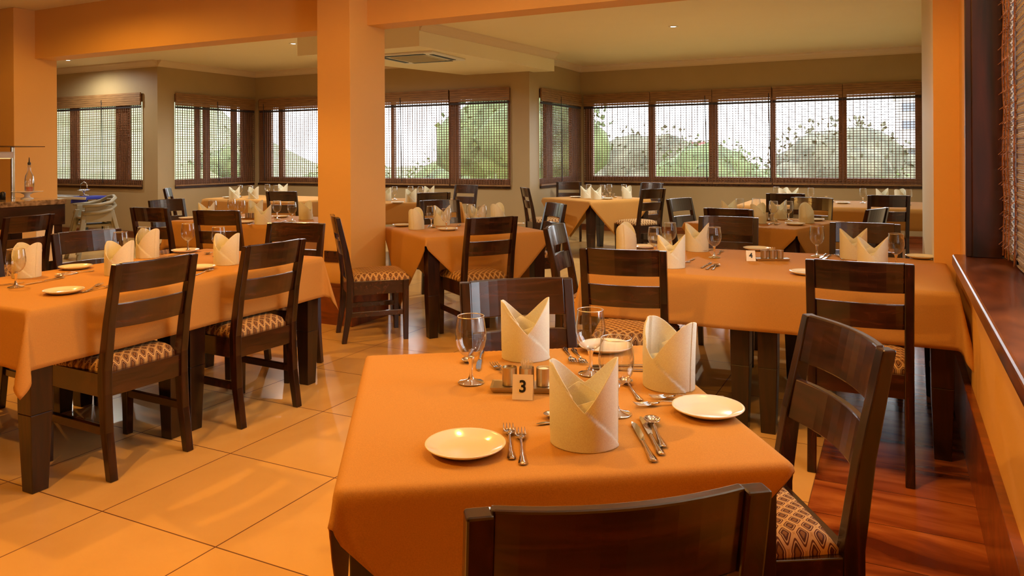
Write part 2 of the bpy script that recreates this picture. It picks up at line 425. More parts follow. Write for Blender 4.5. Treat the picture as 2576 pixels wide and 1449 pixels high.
# ------------------------------------------------------------------ windows: frame with panes between, bamboo blinds before them
def wmap(axis, p, out):
    """local (s along wall, d out of the room, z) -> world"""
    def f(s, d, z): return (s, p + out * d, z) if axis == 0 else (p + out * d, s, z)
    return f
def lbox(mb, f, s0, s1, d0, d1, z0, z1):
    a = f(s0, d0, z0); b = f(s1, d1, z1)
    mb.box(min(a[0], b[0]), max(a[0], b[0]), min(a[1], b[1]), max(a[1], b[1]), min(a[2], b[2]), max(a[2], b[2]))
wcount = [0]
def window(axis, p, out, panes, s0, s1, z0=ZS, z1=ZT, label=None):
    """panes = list of glass spans; the wood fills the rest"""
    wcount[0] += 1
    f = wmap(axis, p, out)
    root = tag(empty('window_%d' % wcount[0], f((s0 + s1) / 2, .06, z0)), kind='structure')
    inv = root.location.copy()
    def bld(mb, n, m, **k):
        mb.v = [tuple(Vector(v) - inv) for v in mb.v]; return mb.build(n, m, root, **k)
    zb, zt = z0 + .115, z1 - .13
    mb = MB(); lbox(mb, f, s0, s1, .04, .11, z0, zb); lbox(mb, f, s0, s1, .04, .11, zt, z1)
    x = s0
    for a, b in panes:
        lbox(mb, f, x, a, .045, .105, zb, zt); x = b
    lbox(mb, f, x, s1, .045, .105, zb, zt)
    bld(mb, 'window_frame', M['frame_wood'])
    for a, b in panes:
        mb = MB(); lbox(mb, f, a, b, .072, .078, zb, zt); bld(mb, 'window_pane', M['pane'])
    mb = MB(); lbox(mb, f, s0, s1, -.02, .04, z0 - .035, z0); bld(mb, 'window_sill', M['post_wood'])
    return root
def blind(axis, p, out, s0, s1, label, z0=ZS + .01, z1=ZT + .02, zstop=None, pitch=.047, cord=None, group='bamboo blinds in the rear windows'):
    f = wmap(axis, p, out)
    root = empty('bamboo_blind', f((s0 + s1) / 2, -.03, z1)); inv = root.location.copy()
    def bld(mb, n, m, **k):
        mb.v = [tuple(Vector(v) - inv) for v in mb.v]; return mb.build(n, m, root, **k)
    mb = MB()
    for k in range(6): lbox(mb, f, s0, s1, -.045 - .004 * (k % 2), -.02, z1 - .035 * (k + 1), z1 - .035 * k - .003)
    bld(mb, 'valance', M['bamboo_band'])
    mb = MB(); lbox(mb, f, s0, s1, -.03, -.01, z1 - .255, z1 - .225); bld(mb, 'head_roll', M['cord'])
    mb = MB(); z = z1 - .215; k = 0
    while z > z0:
        lbox(mb, f, s0, s1, -.020, -.014, z - .0042, z + .0042); z -= pitch * .85; k += 1
    n = int((s1 - s0) / pitch)
    for i in range(n + 1):
        s = s0 + (s1 - s0) * i / n; q = .0052 if i % 2 else .0034
        lbox(mb, f, s - q, s + q, -.026, -.018, z0, z1 - .02)
    bld(mb, 'reed_screen', M['bamboo'])
    mb = MB(); lbox(mb, f, s0, s1, -.032, -.012, z0 - .005, z0 + .018); bld(mb, 'bottom_rail', M['bamboo_band'])
    if cord:
        a = f(cord, -.05, z1 - .1); b = f(cord + .03, -.05, z0 + .05); mb = MB()
        mb.tube([a, tuple((Vector(a) + Vector(b)) / 2), b], .007, 6); bld(mb, 'pull_cord', M['cord'])
    return tag(root, label, 'blind', group)
# left rear window
window(0, 8.6, 1, [(-14.5, -13.2), (-13.16, -13.13), (-13.0, -11.96), (-11.88, -11.82), (-11.64, -11.27)], -14.6, -11.22)
blind(0, 8.6, 1, -14.6, -11.22, 'bamboo blind on the rear wall behind the stacked high chairs', cord=-12.2)
# the window in the left bay
window(1, -10.85, -1, [(8.96, 9.43), (9.50, 9.60), (9.71, 10.25), (10.34, 10.46)], 8.93, 10.70)
blind(1, -10.85, -1, 8.93, 10.70, 'bamboo blind on the short return wall of the left bay', cord=9.8)
# rear middle
window(0, 10.75, 1, [(-10.50, -10.31), (-10.20, -8.4), (-8.3, -7.76), (-7.70, -6.60), (-6.40, -5.50)], -10.78, -5.43)
blind(0, 10.75, 1, -10.72, -8.4, 'bamboo blind left of the central pillar, beside the bay corner', cord=-10.6)
blind(0, 10.75, 1, -8.37, -6.55, 'bamboo blind right of the central pillar, below the air conditioner', cord=-7.5)
blind(0, 10.75, 1, -6.52, -5.43, 'bamboo blind in front of the leafy tree, beside the beige wall corner')
# right bay return
window(1, -5.1, -1, [(11.18, 11.48), (11.76, 12.60)], 11.12, 12.86)
blind(1, -5.1, -1, 11.12, 12.86, 'bamboo blind seen edge-on along the return wall of the right bay', cord=11.9)
# the wide window
window(0, 12.9, 1, [(-4.87, -3.85), (-3.73, -2.80), (-2.66, -1.82), (-1.74, -.80), (-.68, .26)], -5.02, .36)
for a, b, lb, cd in ((-5.02, -3.8, 'bamboo blind on the first bay of the wide window, next to the corner', None), (-3.79, -2.74, 'bamboo blind on the second bay of the wide window from the corner', -2.85),
                 (-2.73, -1.79, 'bamboo blind on the middle bay of the wide window', -1.83), (-1.77, -.74, 'bamboo blind on the fourth bay of the wide window from the corner', None),
                 (-.73, .34, 'bamboo blind before the pale apartment block, last of the wide window', None)):
    blind(0, 12.9, 1, a, b, lb, cord=cd)

# ------------------------------------------------------------------ the ledge window at the right
struct('wall_right_ledge', MB().box(.242, .62, 1.93, 4.30, .805, .865), M['ledge_wood'], bevel=.012, seg=3)
mb = MB().box(.32, .445, 4.19, 4.23, .865, CZ).box(.295, .335, 4.20, 4.24, .865, CZ)
struct('trim_jamb', mb, M['jamb_wood'], bevel=.004)
root = tag(empty('window_right', (.50, 2.5, .87)), kind='structure')
mb = MB()
for y in (4.19, 3.86, 2.9, 1.97): mb.box(-.04, .02, y - .03 - 2.5, y + .03 - 2.5, 0, CZ - .87)
mb.box(-.04, .02, -.56, 1.7, 0, .05)
mb.build('window_frame', M['jamb_wood'], root)
MB().box(-.008, -.002, -.56, 1.6, .05, CZ - .87).build('window_pane', M['pane'], root)
def side_blind(y0, y1, xb, lab):
    root = empty('bamboo_blind', (xb, (y0 + y1) / 2, CZ))
    mb = MB(); z = CZ - .9 - .87 + .01
    z0 = -(CZ - .885); z = 0; k = 0
    h = (y1 - y0) / 2
    while z > z0:
        d = .004 * math.sin(k * 1.7)
        mb.box(-.003 + d, .003 + d, -h, h, z - .0035, z + .0035); z -= .0092; k += 1
    mb.build('reed_screen', M['reed'], root)
    mb = MB()
    for s in (-h + .015, h - .015, 0):
        pts = [(-.012 + .003 * math.sin(i), s + .006 * math.sin(i * 2.1), z0 * i / 30) for i in range(31)]
        mb.tube(pts, .0045, 6)
        for i in range(1, 30):
            mb.tube([pts[i], (pts[i][0] - .02, pts[i][1] - .012, pts[i][2] - .018)], .0016, 4)
    mb.build('cord', M['cordred'], root)
    return tag(root, lab, 'blind')
M['reed'] = noisy('fine_reed', (.16, .10, .06), (.55, .46, .38), 60, .6, stretch=(1, 1, 8))
M['cordred'] = noisy('blind_tape', (.12, .03, .008), (.38, .13, .04), 50, .6)
side_blind(3.955, 4.175, .455, 'narrow reed blind hanging beside the dark jamb above the wooden ledge')
side_blind(2.95, 3.77, .452, 'nearest reed blind at the very edge of the room over the ledge')
# light switch on the near right wall, socket on the pillar
r_ = empty('light_switch', (.310, 4.262, 1.46))
MB().box(-.008, 0, -.035, .035, -.06, .06).build('plate', M['steel'], r_, bevel=.002)
MB().box(-.014, -.008, -.012, .012, -.03, .03).build('rocker', M['black'], r_, bevel=.002)
tag(r_, 'small light switch with black rocker on the orange wall by the dark jamb', 'switch')
r_ = empty('wall_socket', (-4.065, 4.845, .548))
MB().box(-.075, .075, -.010, 0, -.045, .045).build('plate', M['socket'], r_, bevel=.003)
mb = MB()
for s in (-.037, .037):
    for dx, dz in ((0, .014), (-.012, -.010), (.012, -.010)): mb.box(s + dx - .003, s + dx + .003, -.012, -.0095, dz - .004, dz + .004)
mb.build('socket_holes', M['ink'], r_)
mb = MB()
for s in (-.037, .037): mb.box(s - .006, s + .006, -.015, -.010, .028, .038)
mb.build('switch', M['black'], r_)
tag(r_, 'double brown wall socket low on the central pillar above its skirting', 'socket')

# ------------------------------------------------------------------ downlights
dl = empty('downlight')
MB().lathe([(.030, -.002), (.052, -.010), (.060, -.006), (.062, 0)], 24).build('trim_ring', M['white'], dl, smooth=True)
MB().lathe([(.0005, -.004), (.031, -.004)], 24).build('lens', M['lamp_on'], dl)
DL = Proto(dl)
for (x, y, _), lb in zip(FAR_SPOTS, ('lit recessed downlight left of the central pillar in the far ceiling', 'lit recessed downlight in the ceiling before the wide window', 'recessed downlight washing the far left wall above its blind',
                     'added unseen downlight behind the beam, brightening the far room')):
    DL.put((x, y, CZ), 0, lb, 'light', 'recessed downlights in the far ceiling')
for i, (x, y, _, _) in enumerate(NEAR_SPOTS):
    DL.put((x, y, CZ), 0, ('warm recessed downlight in the ceiling over table number three', 'warm recessed downlight in the ceiling before table number four', 'warm recessed downlight in the ceiling nearest the central pillar',
        'warm recessed downlight in the ceiling beyond the long left table', 'warm recessed downlight in the ceiling before the buffet counter', 'added unseen warm fill downlight on the camera side, over the tiled floor')[i], 'light', 'recessed downlights in the near ceiling')

# ------------------------------------------------------------------ air conditioner cassette
ac = empty('ceiling_air_conditioner', (-5.62, 8.45, bz), R(3))
mb = MB().box(-.46, .46, -.46, .46, -.025, 0)
mb.build('panel', M['white'], ac, bevel=.008)
for k in range(4):
    MB().box(-.30, .30, .335, .395, -.031, -.02, Matrix.Rotation(k * R(90), 4, 'Z')).build('air_slot', M['ink'], ac)
mb = MB().box(-.27, .27, -.27, .27, -.034, -.02)
for k in range(13): mb.box(-.25, .25, -.252 + k * .042, -.238 + k * .042, -.038, -.034)
mb.build('intake_grille', M['grille'], ac, bevel=.002)
tag(ac, 'square white ceiling air conditioner with a slatted grille and four dark slots', 'air conditioner')

# ------------------------------------------------------------------ the dining chair
def make_chair():
    root = empty('dining_chair')
    hw = .205
    # rear uprights: foot back, knee forward at the seat, head leaning back
    prof = [(-.045, 0), (-.012, .20), (0, .36), (0, .46), (-.031, .66), (-.086, .912)]
    for s in (-1, 1):
        mb = MB(); vs = []; fs = []
        for i, (y, z) in enumerate(prof):
            d = (.036, .044, .052, .052, .042, .032)[i]
            x = s * (hw - .018)
            vs += [(x - .018, y - d / 2, z), (x + .018, y - d / 2, z), (x + .018, y + d / 2, z), (x - .018, y + d / 2, z)]
        for i in range(len(prof) - 1):
            for k in range(4):
                fs.append((4 * i + k, 4 * i + (k + 1) % 4, 4 * i + 4 + (k + 1) % 4, 4 * i + 4 + k))
        fs += [(3, 2, 1, 0), tuple(4 * (len(prof) - 1) + k for k in range(4))]
        mb.add(vs, fs).build('back_post', M['post_wood'], root, bevel=.004)
    for s in (-1, 1):
        x = s * .195
        MB().taper((x, .405), .034, .034, 0, (x, .405), .044, .044, .445).build('front_leg', M['post_wood'], root, bevel=.003)
    def rail(z0, z1, n=10, bow=.026, th=.020):
        def yb(z): return -.031 - (z - .66) * .218
        vs = []; fs = []; inner = hw - .034
        for i in range(n + 1):
            t = -1 + 2 * i / n; x = t * inner; b = -bow * (1 - t * t)
            for z, dy in ((z0, -th / 2), (z1, -th / 2), (z1, th / 2), (z0, th / 2)):
                vs.append((x, yb(z) + b + dy + .004, z))
        for i in range(n):
            for k in range(4):
                fs.append((4 * i + k, 4 * i + 4 + k, 4 * i + 4 + (k + 1) % 4, 4 * i + (k + 1) % 4))
        fs += [(0, 1, 2, 3), tuple(4 * n + k for k in (3, 2, 1, 0))]
        return MB().add(vs, fs)
    rail(.788, .915).build('top_rail', M['chair_wood'], root, bevel=.004)
    rail(.634, .740).build('middle_rail', M['chair_wood'], root, bevel=.003)
    mb = MB().box(-hw + .034, hw - .034, -.014, .012, .345, .445).box(-.176, .176, .395, .418, .345, .445)
    for s in (-1, 1): mb.box(s * .190 - .011, s * .190 + .011, .02, .39, .345, .445)
    mb.build('seat_frame', M['chair_wood'], root, bevel=.003)
    for s in (-1, 1):
        MB().box(s * .190 - .010, s * .190 + .010, -.005, .395, .185, .222).build('stretcher', M['chair_wood'], root, bevel=.003)
    # the padded seat, a rounded cushion a little wider at the front
    def top(u, v):
        x = (u - .5) * 2; y = v * 2 - 1
        wx = .182 + .030 * v
        e = (1 - abs(x) ** 6) * (1 - abs(y) ** 6)
        cx = math.copysign(abs(x) ** .9, x)
        return (cx * wx, .022 + v * .415, .442 + .012 + .048 * max(e, 0) ** .45)
    mb = MB().grid(18, 18, top)
    n = 19; ring = [i for i in range(n)] + [j * n + n - 1 for j in range(1, n)] + [(n - 1) * n + i for i in range(n - 2, -1, -1)] + [j * n for j in range(n - 2, 0, -1)]
    base = len(mb.v)
    for i in ring: x, y, z = mb.v[i]; mb.v.append((x * .985, y, .440))
    for k in range(len(ring)):
        k2 = (k + 1) % len(ring); mb.f.append((ring[k2], ring[k], base + k, base + k2))
    mb.build('seat_cushion', M['seat'], root, smooth=True)
    return Proto(root)
CH = make_chair()
GC = 'dark slatted dining chairs'
def chair(x, y, facing, label, s=1.0):
    """x, y = middle of the head of the back; facing in degrees"""
    a = R(facing); ox, oy = math.cos(a) * .078, math.sin(a) * .078
    o = CH.put((x + ox, y + oy, 0), a - R(90), label, 'chair', GC)
    return o
CHAIRS = [
 (-2.905, 2.29, 178, 'dark dining chair with patterned seat, nearer of two along the long left table'),
 (-2.885, 2.985, 177, 'dark dining chair on the near side of the long left table, closer to the pillar'),
 (-3.58, 3.90, 285, 'dark dining chair at the pillar end of the long left table'),
 (-4.37, 2.97, -7, 'dark dining chair across the long left table, back seen below the high chairs'),
 (-4.40, 2.27, -4, 'dark dining chair cut off by the photo edge at the long left table'),
 (-5.95, 3.57, 188, 'dark dining chair standing against the buffet counter'),
 (-1.21, 2.44, -50, 'dark dining chair facing us behind table number three, its top rail reddish'),
 (-.325, .955, 127, 'nearest dining chair, back towards us, sand-coloured light along its top rail'),
 (-.125, 2.10, 211, 'dark dining chair tilted beside table number three, patterned seat showing at the right'),
 (-1.15, 3.44, 99, 'dark dining chair before table number four, behind the goblets of table three'),
 (-.14, 3.46, 91, 'dark dining chair at the near side of table number four, nearest the wooden ledge'),
 (-1.06, 5.50, -86, 'dark dining chair across table number four, facing us behind its number card'),
 (-.18, 5.34, -90, 'dark dining chair across table number four, behind the napkins near the wall'),
 (-1.92, 4.42, 8, 'dark dining chair at the open end of table number four, its rails shining grey'),
 (-2.60, 4.84, 145, 'dark dining chair with back to us at the square table beside the pillar'),
 (-3.73, 4.49, 46, 'dark dining chair seen from the side against the central pillar'),
 (-2.80, 6.45, 228, 'dark dining chair with grey sheen on the window side of the pillar table'),
 (-4.05, 6.45, -40, 'dark dining chair mostly hidden behind the goblets of the pillar table'),
 (-1.22, 6.34, 81, 'dark dining chair, only its top rail seen, right behind a chair of table four'),
 (-.14, 6.80, 160, 'dark dining chair with curved shining rail, right of the square table behind table four'),
 (-1.94, 7.60, -20, 'dark dining chair with pale grey rails, left of the square table behind table four'),
 (-.76, 8.20, -100, 'dark dining chair behind the square table that stands behind table four'),
 (-1.10, 8.95, 98, 'dark dining chair, back to us, left one at the table under the wide window'),
 (-.07, 8.95, 100, 'dark dining chair, back to us, right one at the table under the wide window'),
 (-4.52, 9.38, 40, 'dark dining chair left of the square table in the right bay'),
 (-2.78, 9.55, 150, 'dark dining chair with back to us, right of the square table in the right bay'),
 (-3.40, 11.6, -110, 'dark dining chair with pale top rail below the wide window, beyond the right bay table'),
 (-4.75, 11.5, -70, 'dark dining chair in the corner of the right bay, beyond its table'),
 (-4.95, 7.75, 137, 'dark dining chair with back to us at the table under the air conditioner'),
 (-5.75, 9.9, -95, 'dark dining chair with silvery rail behind the table under the air conditioner'),
 (-5.02, 4.54, 108, 'dark dining chair at the orange table left of the pillar, its back leaning left'),
 (-5.86, 4.56, 98, 'dark dining chair at the orange table left of the pillar, nearer the buffet'),
 (-6.80, 5.50, -4, 'dark dining chair at the buffet-side end of the orange table, its rail catching light'),
 (-6.95, 7.32, 108, 'dark dining chair with back to us at the left bay table'),
 (-9.2, 7.45, 40, 'dark dining chair seen almost from the side in front of the left bay window'),
 (-7.9, 9.9, -95, 'dark dining chair with pale top rail beyond the left bay table'),
]
for c in CHAIRS: chair(*c)

# ------------------------------------------------------------------ tables and cloths
TZ = .748
def table(cx, cy, a, b, rot, label, group='dark wooden dining tables'):
    root = empty('dining_table', (cx, cy, 0), R(rot))
    MB().box(-a + .02, a - .02, -b + .02, b - .02, TZ - .03, TZ).build('table_top', M['table_wood'], root, bevel=.004)
    mb = MB()
    for s in (-1, 1):
        mb.box(-a + .07, a - .07, s * (b - .07) - .012, s * (b - .07) + .012, TZ - .12, TZ - .03)
        mb.box(s * (a - .07) - .012, s * (a - .07) + .012, -b + .07, b - .07, TZ - .12, TZ - .03)
    mb.build('apron', M['table_wood'], root, bevel=.002)
    for sx in (-1, 1):
        for sy in (-1, 1):
            x, y = sx * (a - .055), sy * (b - .055)
            MB().taper((x, y), .068, .068, 0, (x, y), .09, .09, .32).taper((x, y), .09, .09, .32, (x, y), .096, .096, TZ - .03).build('leg', M['table_wood'], root, bevel=.003)
    return tag(root, label, 'table', group)
def cloth(cx, cy, a, b, rot, ca, cb, crot, label, n=64, name='tablecloth', z=TZ + .004, fold=.010, seed=0, ox=0, oy=0):
    """cloth of half size ca x cb turned by crot on a table of half size a x b"""
    c, s = math.cos(R(crot)), math.sin(R(crot)); rr = .012
    def f(u, v):
        p, q = (u * 2 - 1) * ca, (v * 2 - 1) * cb
        x, y = c * p - s * q + ox, s * p + c * q + oy
        qx, qy = max(-a, min(a, x)), max(-b, min(b, y))
        ex, ey = x - qx, y - qy; l = math.hypot(ex, ey)
        if l < 1e-6: return (x, y, z + .0012 * noise.noise(Vector((x * 5, y * 5, seed))))
        dx, dy = ex / l, ey / l
        corner = min(abs(ex), abs(ey)) / l * 2
        h = min(l, rr * 1.57); off = rr * math.sin(h / rr); drop = rr * (1 - math.cos(h / rr))
        rest = max(0, l - rr * 1.57)
        along = qx * abs(dy) + qy * abs(dx)
        fl = .05 + .16 * corner
        off += rest * fl + fold * min(1, rest / .15) * (math.sin(along * 9 + seed + 2 * dx) * .6 + noise.noise(Vector((along * 4, rest * 2, seed * 3.1))))
        sw = math.sin(math.atan2(ey, ex) * 8) * .05 * corner * rest
        return (qx + dx * off - dy * sw, qy + dy * off + dx * sw, z - drop - rest * math.sqrt(max(.2, 1 - fl * fl)))
    nx = max(20, int(n * ca / max(ca, cb))); ny = max(20, int(n * cb / max(ca, cb)))
    o = MB().grid(nx, ny, f).build(name, M['cloth'], smooth=True, solid=.0016)
    o.location = (cx, cy, 0); o.rotation_euler = (0, 0, R(rot))
    return tag(o, label, 'tablecloth', 'tan tablecloths')
CLZ = TZ + .006
def rotpt(cx, cy, rot, x, y):
    a = R(rot); return (cx + math.cos(a) * x - math.sin(a) * y, cy + math.sin(a) * x + math.cos(a) * y)
# table three, in front
T1 = (-.812, 1.73, 34)
table(T1[0], T1[1], .425, .458, T1[2], 'square wooden table carrying card number three, corner leg bare at the front')
cloth(T1[0], T1[1], .432, .466, T1[2], .682, .682, 45, 'tan cloth laid cornerwise on table number three, front flap hanging', n=120, seed=1, ox=-.036)
# long left table: two square ones end to end
for y, hy, lb in ((2.24, .385, 'wooden table under the long left cloth, half nearer us'), (3.105, .475, 'wooden table under the long left cloth, half nearer the pillar')):
    table(-3.575, y, .48, hy, 0, lb)
cloth(-3.575, 2.715, .485, .87, 0, .485 + .245, .87 + .245, 0, 'long tan cloth over the left table, its near corner drooping', n=120, seed=2)
# table four
for x, lb in ((-1.06, 'wooden table under the card number four cloth, half away from the wall'), (-.19, 'wooden table under the card number four cloth, half against the wall')):
    table(x, 4.39, .425, .55, 0, lb)
cloth(-.63, 4.39, .865, .565, 0, .865 + .255, .565 + .255, 0, 'long tan cloth on table number four, reaching the right wall', n=110, seed=3, fold=.006)
# beside the pillar
T3 = (-3.185, 5.44, 53)
table(T3[0], T3[1], .50, .50, T3[2], 'square wooden table beside the central pillar, corner leg bare')
cloth(T3[0], T3[1], .505, .505, T3[2], .78, .78, 45, 'tan cloth laid cornerwise on the table beside the pillar', n=80, seed=4)
# left of the pillar
table(-5.35, 5.47, .80, .45, 0, 'wooden table left of the central pillar, beyond the beam')
cloth(-5.35, 5.47, .81, .46, 0, 1.07, .72, 0, 'orange-lit tan cloth on the table left of the pillar', n=70, seed=5)
# left bay
table(-8.05, 8.40, .92, .52, 0, 'wooden table in the left bay under a pale-topped cloth')
cloth(-8.05, 8.40, .93, .53, 0, 1.18, .78, 0, 'brown-looking tan cloth on the left bay table', n=50, seed=6)
# under the air conditioner
table(-5.9, 8.55, .64, .58, 40, 'wooden table below the ceiling air conditioner')
cloth(-5.9, 8.55, .65, .59, 40, .92, .86, 0, 'brown-looking tan cloth on the table below the air conditioner', n=50, seed=7)
# right bay
T8 = (-3.74, 10.02, 60)
table(T8[0], T8[1], .52, .52, T8[2], 'square wooden table in the right bay, corner leg bare')
cloth(T8[0], T8[1], .525, .525, T8[2], .80, .80, 45, 'shaded tan cloth laid cornerwise on the right bay table', n=60, seed=8)
# behind table four
T9 = (-1.05, 7.08, -17)
table(T9[0], T9[1], .50, .50, T9[2], 'square wooden table behind table number four')
cloth(T9[0], T9[1], .505, .505, T9[2], .77, .77, 45, 'tan cloth laid cornerwise on the table behind table four', n=60, seed=9)
# under the wide window
table(-.65, 9.95, 1.05, .68, 0, 'long wooden table under the wide window')
cloth(-.65, 9.95, 1.06, .69, 0, 1.3, .93, 0, 'long pale-topped tan cloth on the table under the wide window', n=60, seed=10)

# ------------------------------------------------------------------ table ware
def make_goblet():
    root = empty('water_goblet')
    bowl = [(.006, .066), (.016, .070), (.028, .080), (.037, .096), (.0415, .116), (.0415, .134), (.039, .152), (.0355, .1775)]
    MB().lathe(bowl, 32).build('bowl', M['bowl_glass'], root, smooth=True)
    rim = [(.0352 + .0011 * math.cos(a), .1772 + .0011 * math.sin(a)) for a in [2 * math.pi * k / 8 for k in range(9)]]
    MB().lathe(rim, 32).build('rim', M['rim_glass'], root, smooth=True)
    MB().lathe([(.0005, .071), (.010, .069), (.0085, .062), (.0055, .052), (.0048, .035), (.0052, .020), (.009, .010)], 20).build('stem', M['glass'], root, smooth=True)
    MB().lathe([(.009, .010), (.018, .0062), (.030, .0035), (.0345, .0022), (.0350, .0010), (.034, 0), (.0005, 0)], 32).build('foot', M['glass'], root, smooth=True)
    return Proto(root)
def make_napkin(v=0):
    """a linen napkin folded into a standing mitre: two peaks, crossed front"""
    r = .066
    def hgt(t):                                             # t = angle, front at -90
        c = abs(math.cos(t)); fr = math.sin(t) < 0
        low = .080 if fr else .108
        peak = .170 if math.cos(t) < 0 else .176
        return low + (peak - low) * (c ** 1.22)
    n, m = 120, 64
    def f(u, q):
        t = u * 2 * math.pi; h = hgt(t); z = q * h
        # crossed layers on the front: the right-hand flap lies over the left one
        step = 0.0
        if math.sin(t) < 0:
            ang = math.degrees(t) - 270                     # -90..90, 0 in front, + to the right
            edge = .088 - .00108 * (ang + 4)                # line falling towards the lower right
            step = .0038 if z < edge else -.0010
            edge2 = .076 + .0011 * (ang + 40)
            step += .0007 * (1 if z > edge2 else 0)
        rr = r * (1 + .05 * q * abs(math.cos(t)) - .03 * q) + step
        ell = 1 + .04 * math.cos(2 * t)
        return (rr * ell * math.cos(t), rr * .93 * math.sin(t) + .010 * (q ** 2) * (abs(math.cos(t)) ** 3), z)
    root = empty('folded_napkin')
    MB().grid(n, m, f).build('outer_fold', M['napkin'], root, smooth=True, solid=.0022)
    # tucked inner folds showing between the peaks
    def g(u, q):
        x = (u - .5) * .100; h = .118 - abs(u - .36) * .060
        return (x, .012 + .020 * (1 - (x / .05) ** 2), .02 + (h - .02) * q)
    def g2(u, q):
        x = (u - .5) * .096; h = .098 - abs(u - .70) * .030
        return (x, -.022 - .016 * (1 - (x / .05) ** 2), .02 + (h - .02) * q)
    MB().grid(24, 4, g).build('inner_fold', M['napkin'], root, smooth=True, solid=.002)
    MB().grid(24, 4, g2).build('inner_fold', M['napkin'], root, smooth=True, solid=.002)
    return Proto(root)
def make_plate():
    prof = [(.0005, .006), (.052, .006), (.058, .0075), (.078, .0155), (.0825, .0175), (.0835, .0165), (.081, .0135), (.062, .004), (.050, .0005), (.046, .0018), (.0005, .0018)]
    o = MB().lathe(prof, 48).build('side_plate', M['plate'], smooth=True)
    return Proto(o)
def flat(outline, zf, th=.0016):
    """a flat metal outline (half widths along y) following a height curve"""
    mb = MB(); vs = []; fs = []
    for y, w_ in outline:
        z = zf(y)
        vs += [(-w_, y, z), (0, y, z + th * 1.6), (w_, y, z), (0, y, z - th * .4)]
    n = len(outline)
    for i in range(n - 1):
        for k in range(4): fs.append((4 * i + k, 4 * i + (k + 1) % 4, 4 * i + 4 + (k + 1) % 4, 4 * i + 4 + k))
    fs += [(3, 2, 1, 0), tuple(4 * (n - 1) + k for k in range(4))]
    return mb.add(vs, fs)
HANDLE = [(-.095, .0035), (-.093, .0075), (-.085, .0092), (-.065, .0070), (-.035, .0042), (-.005, .0030), (.018, .0028)]
def zh(y): return .0018 + .006 * math.exp(-((y - .02) / .03) ** 2)
def make_fork(name='table_fork'):
    root = empty(name)
    flat(HANDLE + [(.030, .0032)], zh).build('handle', M['steel'], root, smooth=True)
    mb = flat([(.028, .0032), (.036, .0075), (.044, .0115), (.056, .0122)], lambda y: .0060 - .05 * (y - .03) + .8 * (y - .03) ** 2)
    for k in range(4):
        x = -.0105 + .007 * k
        mb.tube([(x, .054, .0055), (x, .070, .0042), (x, .084, .0052), (x, .092, .0085)], [.0019, .0018, .0015, .0007], 6)
    mb.build('tines', M['steel'], root, smooth=True)
    return Proto(root)
def make_knife(name='table_knife'):
    root = empty(name)
    flat([(-.110, .0035), (-.108, .0078), (-.098, .0088), (-.070, .0068), (-.035, .0050), (-.005, .0048), (.0, .005)], lambda y: .0028, .0024).build('handle', M['steel'], root, smooth=True)
    vs = [(-.005, 0, .003), (.005, 0, .003), (-.0055, .03, .003), (.0085, .03, .0025), (-.0055, .07, .003), (.0095, .07, .0025), (-.0050, .098, .003), (.0075, .098, .0025), (-.0020, .112, .003), (.0020, .110, .0025)]
    fs = [(0, 1, 3, 2), (2, 3, 5, 4), (4, 5, 7, 6), (6, 7, 9, 8)]
    MB().add(vs, fs).build('blade', M['steel'], root, solid=.0014)
    return Proto(root)
def make_spoon(name='soup_spoon'):
    root = empty(name)
    flat(HANDLE + [(.030, .0034)], zh).build('handle', M['steel'], root, smooth=True)
    def f(u, v):
        a = u * 2 * math.pi; r = v
        return (.0185 * r * math.cos(a), .050 + .024 * r * math.sin(a), .0012 + .0085 * r ** 2.2)
    MB().grid(28, 8, f).build('bowl', M['steel'], root, smooth=True, solid=.0012)
    return Proto(root)
GOB, NAP, PLA = make_goblet(), make_napkin(), make_plate()
FORK, KNIFE, SPOON = make_fork(), make_knife(), make_spoon()
EYE = Vector((0, 0, 0))
def seat_spot(px, py): x, y = G(px, py, CLZ); return x, y
def goblet(px, py, label, group): 
    x, y = seat_spot(px, py); GOB.put((x, y, CLZ), 0, label, 'glass', group)
def napkin(px, py, turn, label, group):
    """px, py = middle of the front of its base; turn = degrees its front is turned from facing the diner's side"""
    x, y = seat_spot(px, py); d = math.hypot(x, y)
    x, y = x + x / d * .062, y + y / d * .062
    NAP.put((x, y, CLZ), R(turn), label, 'napkin', group)
def plate(px, py, label, group):
    x, y = seat_spot(px, py); PLA.put((x, y, CLZ), 0, label, 'plate', group)
def cutlery(P, hx, hy, ex, ey, label, cat, group, lift=0):
    """h = head, e = handle end, in picture points; only the middle and direction are taken from them"""
    a = seat_spot(hx, hy); b = seat_spot(ex, ey)
    ang = math.atan2(a[1] - b[1], a[0] - b[0]) - R(90)
    P.put(((a[0] + b[0]) / 2, (a[1] + b[1]) / 2, CLZ + lift), ang, label, cat, group)
# --- table three
g3 = 'tableware on table three'
def view(px): return math.degrees(TH) - math.degrees(math.atan((px - PX) / F))
goblet(1185, 962, 'goblet alone at the left of the condiment tray on table three', g3)
goblet(1486, 940, 'goblet between the forks and the right-hand napkin on table three', g3)
goblet(1551, 1041, 'nearest goblet, right behind the front napkin on table three', g3)
napkin(1472, 1139, view(1472), 'nearest folded napkin, front of table three beside the number card', g3)
napkin(1324, 912, view(1324) + 4, 'folded napkin standing behind the condiment tray on table three', g3)
napkin(1684, 988, view(1684) - 42, 'folded napkin at the right edge of table three, turned sideways', g3)
plate(1171, 1133, 'cream side plate at the front left of table three beside two forks', g3)
plate(1781, 1038, 'cream side plate at the right edge of table three', g3)
plate(1524, 880, 'cream side plate at the far edge of table three, seen through a goblet', g3)
cutlery(FORK, 1277, 1062, 1289, 1170, 'larger fork between the front plate and front napkin, table three', 'fork', g3)
cutlery(FORK, 1307, 1074, 1317, 1182, 'fork closest to the front napkin on table three, tines up', 'fork', g3)
